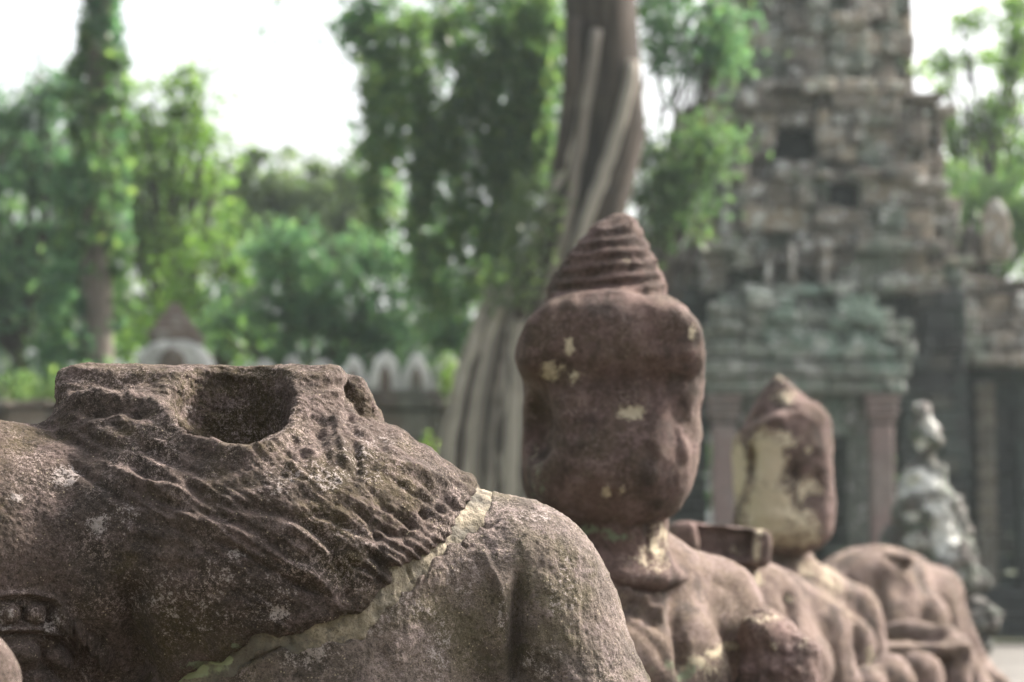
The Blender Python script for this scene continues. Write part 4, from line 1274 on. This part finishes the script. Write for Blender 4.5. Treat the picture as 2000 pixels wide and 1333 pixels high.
# cobweb thread from the broken ear lump to the shoulder
mb = MB(); P = np.array([at(x, y, d) for x, y, d in ((734, 813, 4.17), (752, 832, 4.16), (775, 850, 4.14), (800, 868, 4.12))]); mb.tube(P, .0005, 5, .5)
n = NT("cobweb"); M_WEB = n.out(n.mix(.5, (.7, .7, .7), (.6, .6, .6)))
o = mb.build("cobweb_thread", M_WEB); tag(o, "single pale cobweb thread strung from the broken ear lump to the shoulder", "cobweb")

# ------------------------------------------------------------------ the figures behind it
def loc(G, c, yaw, s):
    x, y = G[0] - c[0], G[1] - c[1]
    ca, sa = math.cos(yaw), math.sin(yaw)
    return ((ca * x + sa * y) / s, (-sa * x + ca * y) / s, (G[2] - GZ) / s)

def deva(c, yaw, s, arm_r=True, neck=0.0, sh=.46, knees=True, gap=0.0):
    """seated trunk with arms and folded legs, facing -y before the turn"""
    def fn(G0):
        G = loc(G0, c, yaw, s)
        d = ell(G, (0, .02, .86), (.34 - gap * .6, .27, .56))
        d = smin(d, cap(G, (-sh + .1, .03, 1.2), (sh - .1, .03, 1.2), .16, .16), .1)
        d = smin(d, ell(G, (0, .03, 1.26), (.34, .24, .2)), .08)
        for q in (-1, 1):
            d = smin(d, ell(G, (q * .13, -.19, 1.06), (.19, .11, .16)), .09)
            a = ell(G, (q * sh, .02, 1.17), (.155, .165, .18))
            if q < 0 or arm_r is not None: a = smin(a, cap(G, (q * (sh + .02), .02, 1.14), (q * (sh + .16 + gap), -.08, .66), .135 - gap * .2, .105 - gap * .2), .06)
            if q < 0 or arm_r:
                a = smin(a, cap(G, (q * (sh + .16 + gap), -.08, .66), (q * (.34 + gap), -.5, .62), .10, .085), .05)
            d = smin(d, a, .035)
            if knees:
                d = smin(d, cap(G, (q * .2, .02, .3), (q * .52, -.52, .28), .22, .17), .1)
                d = smin(d, cap(G, (q * .52, -.52, .24), (q * .05, -.58, .16), .15, .11), .05)
        d = smin(d, ell(G, (0, .08, .3), (.42, .36, .3)), .12)
        if neck: d = smin(d, cap(G, (0, .03, 1.3), (0, .03, 1.3 + neck), .13, .12), .05)
        return d * s
    return fn

def mesh_sdf(name, fn, lo, hi, h, mat, parent, amp=.006, spots=(), greens=(), marks=(), seed=0, smooth=1):
    V, Q = surface_nets(fn, lo, hi, h)
    V = laplace(V, Q, smooth); N = normals(V, Q)
    D = amp * fbm(V, 9, 4, seed)
    if marks: D = D + carve(V, N, marks) * (.6 if name == 'head' else 1)
    V = V + N * D[:, None]
    return link(name, mesh_np(name, V, Q, True, {"lichen": stain(V, spots), "green": stain(V, greens)}), mat, parent)

def figure(label, c, group="seated stone figures in a row"):
    e = empty("stone_figure", (c[0], c[1], GZ)); tag(e, label, "statue", group); return e

# -- second figure: head with tall ringed crown, set back on with mortar
c2 = (at(1122, 1090, 6.2)[0], 6.2)
S2 = figure("stone figure with a big worn head and tall ringed conical crown, second in the row", c2)
mesh_sdf("torso", deva(c2, .42, 1.045, arm_r=None, neck=.06, sh=.375), (c2[0] - 1.05, 5.2, GZ), (c2[0] + 1.0, 6.9, .2), .0115, M_ROW, S2, .006,
         spots=[(1275, 1112, 40, 12, .6), (1250, 1120, 60, 20, .35), (1220, 1160, 60, 30, .25), (1425, 1262, 20, 9, 1), (1395, 1275, 20, 9, 1), (1362, 1290, 20, 9, 1), (1335, 1306, 16, 10, .9), (1390, 1312, 40, 26, .5)], greens=[(1150, 1045, 60, 14, .7), (1330, 1310, 40, 20, .5)],
         marks=[('l', [(1326, 1140), (1318, 1200), (1330, 1270), (1338, 1330)], 14, -.028), ('b', (1245, 1270, 85, 75, .2), 0, .03), ('b', (1392, 1195, 50, 55, .2), 0, .014), ('l', [(1140, 1160), (1220, 1190), (1290, 1240)], 12, -.010), ('l', [(1150, 1130), (1230, 1165), (1300, 1215)], 8, .02),
                ('b', (1180, 1150, 12, 22, .5), 0, .02), ('b', (1215, 1165, 12, 22, .5), 0, .02), ('b', (1250, 1185, 12, 22, .5), 0, .02), ('b', (1280, 1205, 12, 20, .5), 0, .02),
                ('l', [(1150, 1195), (1210, 1215), (1275, 1268), (1310, 1320)], 8, -.006)], seed=2)
k2 = 6.15 / FPX
def X2(p): return (p - 1000) * k2
def Z2(p): return at(1000, p, 6.15)[2]
def cone_fn(G, X, Z, k, yc, prof, cx0, cx1, pbase, ptip, ring, amp, skew):
    z = G[2]
    zz = np.array([Z(p) for p, _ in prof[::-1]]); rad = np.array([r * k for _, r in prof[::-1]])
    o_ = np.argsort(zz); zz, rad = zz[o_], rad[o_]
    t = np.clip((z - Z(pbase)) / (Z(ptip) - Z(pbase)), 0, 1)
    cx = X(cx0) + (X(cx1) - X(cx0)) * t
    rho = np.hypot(G[0] - cx, (G[1] - yc) * 1.02)
    zt = z + skew * (G[0] - cx)
    r = np.interp(z, zz, rad) + amp * (np.abs(np.sin((zt - Z(pbase)) / (ring * k) * np.pi)) - .6) * np.clip((Z(ptip) - z) / (30 * k), 0, 1)
    return np.maximum((rho - r) * .78, np.maximum(Z(pbase + 40) - z, z - Z(ptip)))
def head2(G):
    f = rbox(G, (X2(1194), 6.12, Z2(800)), (167 * k2, .21, 216 * k2), .125, .10)
    f = smin(f, ell(G, (X2(1197), 6.09, Z2(905)), (150 * k2, .215, 118 * k2), .3), .06)
    b = rbox(G, (X2(1187), 6.13, Z2(672)), (180 * k2, .25, 84 * k2), .075, .0, -.0)
    b = smin(b, ell(G, (X2(1188), 6.13, Z2(680)), (174 * k2, .25, 116 * k2)), .04)
    b = smax(b, ((G[2] - Z2(645)) - .66 * (G[0] - X2(1010))) * .84, .05)
    b = smax(b, ((G[2] - Z2(640)) + .60 * (G[0] - X2(1366))) * .84, .05)
    f = smax(f, ((Z2(905) - G[2]) + 1.7 * (G[0] - X2(1386))) * .507, .06)
    d = smin(f, b, .012)
    d = smax(d, -ell(G, (X2(1038), 5.98, Z2(835)), (42 * k2, .14, 74 * k2)), .03)
    cn = cone_fn(G, X2, Z2, k2, 6.13, [(625, 124), (594, 119), (560, 110), (530, 98), (500, 83), (475, 69), (455, 55), (440, 44), (430, 34), (422, 23), (416, 9), (414, 2)], 1184, 1204, 594, 414, 24.5, .009, -.10)
    return smin(d, cn, .012)
m2 = [('l', [(1205, 640), (1203, 720), (1208, 780)], 9, -.006), ('l', [(1225, 700), (1290, 712), (1345, 705)], 7, -.008), ('l', [(1015, 745), (1060, 752), (1110, 748), (1160, 752), (1210, 745)], 9, -.006),
      ('b', (1322, 805, 24, 34, 0), 0, -.014), ('b', (1160, 800, 38, 26, 0), 0, -.007), ('b', (1230, 808, 36, 22, .3), 0, -.016), ('b', (1285, 850, 30, 44, .2), 0, .008), ('b', (1262, 760, 60, 20, 0), 0, .005),
      ('b', (1215, 955, 50, 16, 0), 0, .010), ('l', [(1165, 958), (1215, 966), (1265, 955)], 5, -.010), ('b', (1300, 930, 26, 34, 0), 0, -.010), ('b', (1080, 850, 30, 60, 0), 0, -.010), ('l', [(1098, 770), (1104, 860), (1100, 960)], 10, .008),
      ('b', (1225, 1002, 50, 26, 0), 0, .012), ('b', (1340, 880, 16, 30, 0), 0, .010), ('l', [(1290, 790), (1330, 840), (1345, 900)], 7, .007)]
for k, py_ in enumerate(range(440, 580, 25)):
    for q in range(int(12 + k * 3)):
        a = -1.4 + 2.8 * q / (11 + k * 3)
        hw = np.interp(py_, [440, 500, 560], [43, 83, 110])
        m2.append(('b', (1190 + hw * math.sin(a), py_ + 4 - .10 * hw * math.sin(a), max(4, 8 * math.cos(a)), 8, 0), 0, .010))
lic2 = [(1075, 722, 17, 20, .95), (1113, 674, 9, 18, .95), (1121, 736, 9, 14, .9), (1232, 806, 24, 13, .95), (1185, 962, 10, 10, .85), (1215, 957, 7, 8, .85), (1352, 650, 8, 16, .8), (1100, 716, 8, 8, .8), (1225, 510, 6, 8, .6), (1300, 720, 14, 10, .3), (1045, 900, 8, 40, .4)]
mesh_sdf("head", head2, (X2(985), 5.82, Z2(1050)), (X2(1390), 6.45, Z2(400)), .0085, M_HEAD, S2, .0085, lic2, [(1120, 1030, 100, 10, .5), (1050, 960, 16, 60, .35)], m2, 5)
def neck2(G):
    d = ecyl(G, (X2(1192), 6.13), .146, .14, Z2(1112), Z2(995), .02)
    return smin(d, ell(G, (X2(1190), 6.14, Z2(1128)), (.20, .18, .055)), .05)
mesh_sdf("neck", neck2, (X2(1020), 5.9, Z2(1180)), (X2(1365), 6.38, Z2(985)), .010, M_HEAD, S2, .010, [(1284, 1060, 20, 52, .72), (1262, 1085, 12, 34, .55), (1240, 1095, 30, 12, .5)], [(1150, 1036, 60, 10, .75), (1200, 1048, 30, 10, .7)], [('l', [(1262, 1020), (1266, 1110)], 5, -.008), ('l', [(1296, 1010), (1290, 1110)], 5, -.006)], 6)
# upper arm below a mortared break, with a worn beaded arm band
def arm2(G):
    d = cap(G, at(1500, 1262, 6.15), at(1530, 1420, 6.1), .062, .10)
    d = smin(d, ell(G, at(1492, 1232, 6.17), (.062, .08, .05)), .04)
    return smin(d, ell(G, at(1560, 1300, 6.12), (.05, .07, .08)), .05)
ma = [('b', (1462 + 24 * (q % 6), 1262 + 24 * (q // 6) + 7 * (q % 2), 12, 13, 0), 0, rng.uniform(.002, .009)) for q in range(18)]
mesh_sdf("arm", arm2, (.3, 5.6, -.75), (1.0, 6.5, 0.0), .009, M_HEAD, S2, .018, [(1480, 1206, 46, 9, .55), (1512, 1262, 7, 8, .8), (1575, 1260, 10, 20, .4)], (), ma, 15)
# -- third figure: headless, flat slab of a neck
c3 = (at(1415, 1090, 8.35)[0], 8.35)
S3 = figure("headless stone figure with a flat slab-like neck top, third in the row", c3)
mesh_sdf("torso", deva(c3, .45, .97, sh=.35, gap=.06), (c3[0] - .95, 7.35, GZ), (c3[0] + .95, 9.1, .2), .014, M_ROW, S3, .008,
         spots=[(1480, 1130, 12, 26, .6), (1530, 1000, 20, 8, .6), (1480, 1195, 40, 14, .6), (1540, 1170, 8, 8, .9)], marks=[('l', [(1540, 1150), (1548, 1200), (1550, 1260)], 10, -.03)], seed=12)
k3 = 8.3 / FPX
def neck3(G):
    a, b = at(1402, 1065, 8.3), at(1345, 1052, 8.2)
    d = rbox(G, tuple(a), (88 * k3, .15, 37 * k3), .03, 0.12, -.09)
    d = smax(d, -rbox(G, (a[0] - .02, a[1] - .14, a[2] + .01), (74 * k3, .04, 28 * k3), .02, .12, -.09), .012)
    return smin(d, rbox(G, tuple(at(1336, 1052, 8.14)), (26 * k3, .05, 30 * k3), .03, 0, .1), .01)
mesh_sdf("neck_stump", neck3, (c3[0] - .35, 7.95, -.1), (c3[0] + .35, 8.6, .2), .009, M_HEAD, S3, .006, [(1478, 1070, 8, 24, .8), (1445, 1075, 16, 12, .4), (1484, 1040, 8, 8, .8)], (), (), 13)
# -- fourth figure: broken pointed head covered in cream lichen
c4 = (at(1542, 1090, 10.55)[0], 10.55)
S4 = figure("stone figure with a cream-lichened head and broken pointed crown, fourth in the row", c4)
mesh_sdf("torso", deva(c4, .5, .96, neck=.17, sh=.335, gap=.12), (c4[0] - .95, 9.55, GZ), (c4[0] + .95, 11.3, .2), .015, M_ROW, S4, .008,
         spots=[(1620, 1150, 36, 70, .5), (1650, 1230, 12, 50, .6), (1590, 1110, 40, 20, .4), (1700, 1290, 10, 26, .8)], marks=[('l', [(1662, 1150), (1670, 1210), (1668, 1290)], 14, -.05)], seed=22)
k4 = 10.5 / FPX
def X4(p): return (p - 1000) * k4
def Z4(p): return at(1000, p, 10.5)[2]
def head4(G):
    f = rbox(G, (X4(1526), 10.45, Z4(930)), (86 * k4, .2, 142 * k4), .12, .3)
    f = smin(f, ell(G, (X4(1536), 10.44, Z4(1000)), (80 * k4, .2, 82 * k4)), .05)
    band = ell(G, (X4(1540), 10.46, Z4(885)), (80 * k4, .23, 84 * k4))
    d = smin(f, band, .04)
    cut = (G[2] - Z4(848)) - .60 * (G[0] - X4(1440))                          # broken slope on the left of the crown
    d = smax(d, cut * .85, .03)
    cn = cone_fn(G, X4, Z4, k4, 10.46, [(860, 86), (830, 74), (800, 60), (775, 44), (755, 28), (742, 13), (734, 2)], 1530, 1520, 860, 734, 400, 0, 0)
    d = smin(d, cn, .03)
    d = smax(d, -ell(G, (X4(1462), 10.26, Z4(905)), (9 * k4, .12, 40 * k4)), .02)
    return d
lic4 = [(1498, 900, 34, 54, 1.2), (1500, 1000, 46, 60, 1.2), (1440, 920, 18, 60, 1.2), (1550, 1030, 40, 40, .9), (1520, 860, 40, 20, .8), (1575, 950, 30, 20, .7), (1530, 775, 22, 14, .7), (1590, 1040, 14, 26, .9), (1580, 880, 8, 10, .8), (1522, 742, 8, 10, .4), (1560, 985, 14, 22, .6), (1470, 1040, 30, 26, .5)]
mesh_sdf("head", head4, (X4(1400), 10.1, Z4(1100)), (X4(1660), 10.85, Z4(720)), .010, M_HEAD, S4, .010, lic4, (), [('l', [(1440, 842), (1500, 826), (1560, 806), (1590, 820)], 6, .012), ('b', (1590, 960, 20, 40, 0), 0, -.02), ('b', (1545, 930, 26, 24, 0), 0, -.015), ('l', [(1470, 870), (1466, 960), (1462, 1030)], 6, -.02), ('b', (1520, 1010, 40, 14, 0), 0, .012)], 25)

# -- fifth and sixth: headless, shoulders only
c5 = (at(1712, 1090, 12.7)[0], 12.7)
S5 = figure("headless blurred stone figure with level shoulders, fifth in the row", c5)
mesh_sdf("torso", deva(c5, .55, 1.0, sh=.365, gap=.1), (c5[0] - 1.0, 11.6, GZ), (c5[0] + 1.0, 13.5, .2), .017, M_ROW, S5, .008, marks=[('l', [(1712, 1120), (1722, 1180), (1735, 1230)], 16, -.035), ('l', [(1808, 1110), (1806, 1170), (1812, 1230)], 16, -.03), ('l', [(1700, 1100), (1760, 1120), (1795, 1160)], 14, .008)], seed=32)
k5 = 12.7 / FPX
def neck5(G): return rbox(G, tuple(at(1712, 1094, 12.7)), (66 * k5, .15, 14 * k5), .035)
mesh_sdf("neck_stump", neck5, (c5[0] - .5, 12.3, -.15), (c5[0] + .5, 13.1, .2), .012, M_ROW, S5, .008, seed=33)
c6 = (at(1735, 1090, 15.1)[0], 15.1)
S6 = figure("headless blurred stone figure half hidden at the far end, sixth in the row", c6)
mesh_sdf("torso", deva(c6, .5, 1.0, sh=.40, gap=.08), (c6[0] - 1.0, 14.0, GZ), (c6[0] + 1.0, 15.9, .25), .018, M_ROW, S6, .008, seed=42)
# stones of the serpent body lying across the laps
e = empty("serpent_fragment", tuple(at(1800, 1300, 11.6)[:2]) + (GZ,))
tag(e, "pinkish slab pieces of serpent body below the fifth figure", "stone fragment")
def slabs(G):
    d = cap(G, at(1755, 1243, 12.0), at(1850, 1250, 11.7), .085, .07)
    d = smin(d, rbox(G, tuple(at(1800, 1268, 11.6)), (.21, .14, .03), .02, .2), .02)
    d = smin(d, cap(G, at(1868, 1275, 11.6), at(1860, 1420, 11.5), .085, .08), .03)
    d = smin(d, cap(G, at(1795, 1320, 11.4), at(1795, 1600, 11.4), .115, .12), .02)
    return d
mesh_sdf("slab", slabs, (1.5, 11.0, -1.25), (2.6, 12.4, -.2), .014, M_ROW, e, .008, seed=45)
e = empty("serpent_fragment", tuple(at(1735, 1330, 9.9)[:2]) + (GZ,))
tag(e, "rounded pink stone boulder below the fourth figure's arm", "stone fragment")
def boul(G):
    d = ell(G, at(1738, 1335, 9.9), (.105, .16, .12))
    d = smin(d, ell(G, at(1690, 1350, 9.8), (.1, .14, .1)), .04)
    return smin(d, cap(G, at(1730, 1400, 9.9), at(1730, 1780, 9.9), .12, .16), .05)
mesh_sdf("worn_lump", boul, (1.1, 9.4, GZ), (2.0, 10.4, -.3), .013, M_ROW, e, .010, seed=47)

# -- guardian with white lichen at the foot of the gate
c7 = (at(1812, 1090, 19.0)[0], 19.0)
S7 = figure("white-lichened small stone guardian beside the doorway pillar", c7, None)
def guard(G0):
    d = deva(c7, .2, .66, neck=.1, sh=.40)((G0[0], G0[1], G0[2] - .78))
    d = smin(d, rbox(G0, (c7[0], c7[1], GZ + .38), (.36, .36, .42), .04, .2), .04)
    k = 19.0 / FPX
    d = smin(d, ell(G0, at(1806, 960, 18.95), (50 * k, .2, 66 * k)), .05)
    d = smin(d, ell(G0, at(1818, 1020, 18.9), (66 * k, .26, 86 * k)), .06)
    return smin(d, ell(G0, at(1850, 1110, 18.8), (50 * k, .26, 80 * k)), .06)
mesh_sdf("torso", guard, (c7[0] - .8, 18.0, GZ), (c7[0] + .8, 19.8, 1.0), .018, M_PALE, S7, .05, [(1840, 1000, 24, 40, .8), (1790, 1060, 30, 20, .7), (1860, 1060, 16, 40, .8), (1800, 940, 40, 24, 1.1), (1840, 1050, 22, 40, 1.1), (1760, 960, 20, 14, .8), (1870, 1120, 20, 40, .5), (1780, 1010, 16, 12, .9), (1820, 985, 20, 16, .8)], seed=52)
def ghead(G):
    k = 19.0 / FPX
    d = ell(G, at(1808, 845, 18.95), (30 * k, .14, 42 * k))
    d = smin(d, ell(G, at(1800, 806, 18.95), (20 * k, .1, 22 * k)), .04)
    return smin(d, cap(G, at(1808, 870, 18.95), at(1808, 930, 18.95), .07, .09), .04)
mesh_sdf("head", ghead, (c7[0] - .4, 18.6, .5), (c7[0] + .4, 19.3, 1.4), .014, M_PALE, S7, .035, [(1815, 830, 16, 20, .95), (1800, 870, 16, 14, .9), (1790, 795, 14, 12, .7)], seed=55)

# -- a rounded stone just poking into the bottom left corner
e = empty("stone_post", tuple(at(-70, 1330, 3.25)[:2]) + (GZ,))
tag(e, "rounded blurred brown stone top poking into the bottom left corner", "stone post")
def post(G):
    d = cap(G, at(-75, 1345, 3.25), at(-75, 1420, 3.25) + np.array((0, 0, -1.0)), .072, .09)
    return smin(d, ell(G, at(-60, 1318, 3.25), (.055, .06, .05)), .04)
mesh_sdf("worn_lump", post, (-.9, 3.05, GZ), (-.5, 3.45, 0), .008, M_UP, e, .004, seed=60)
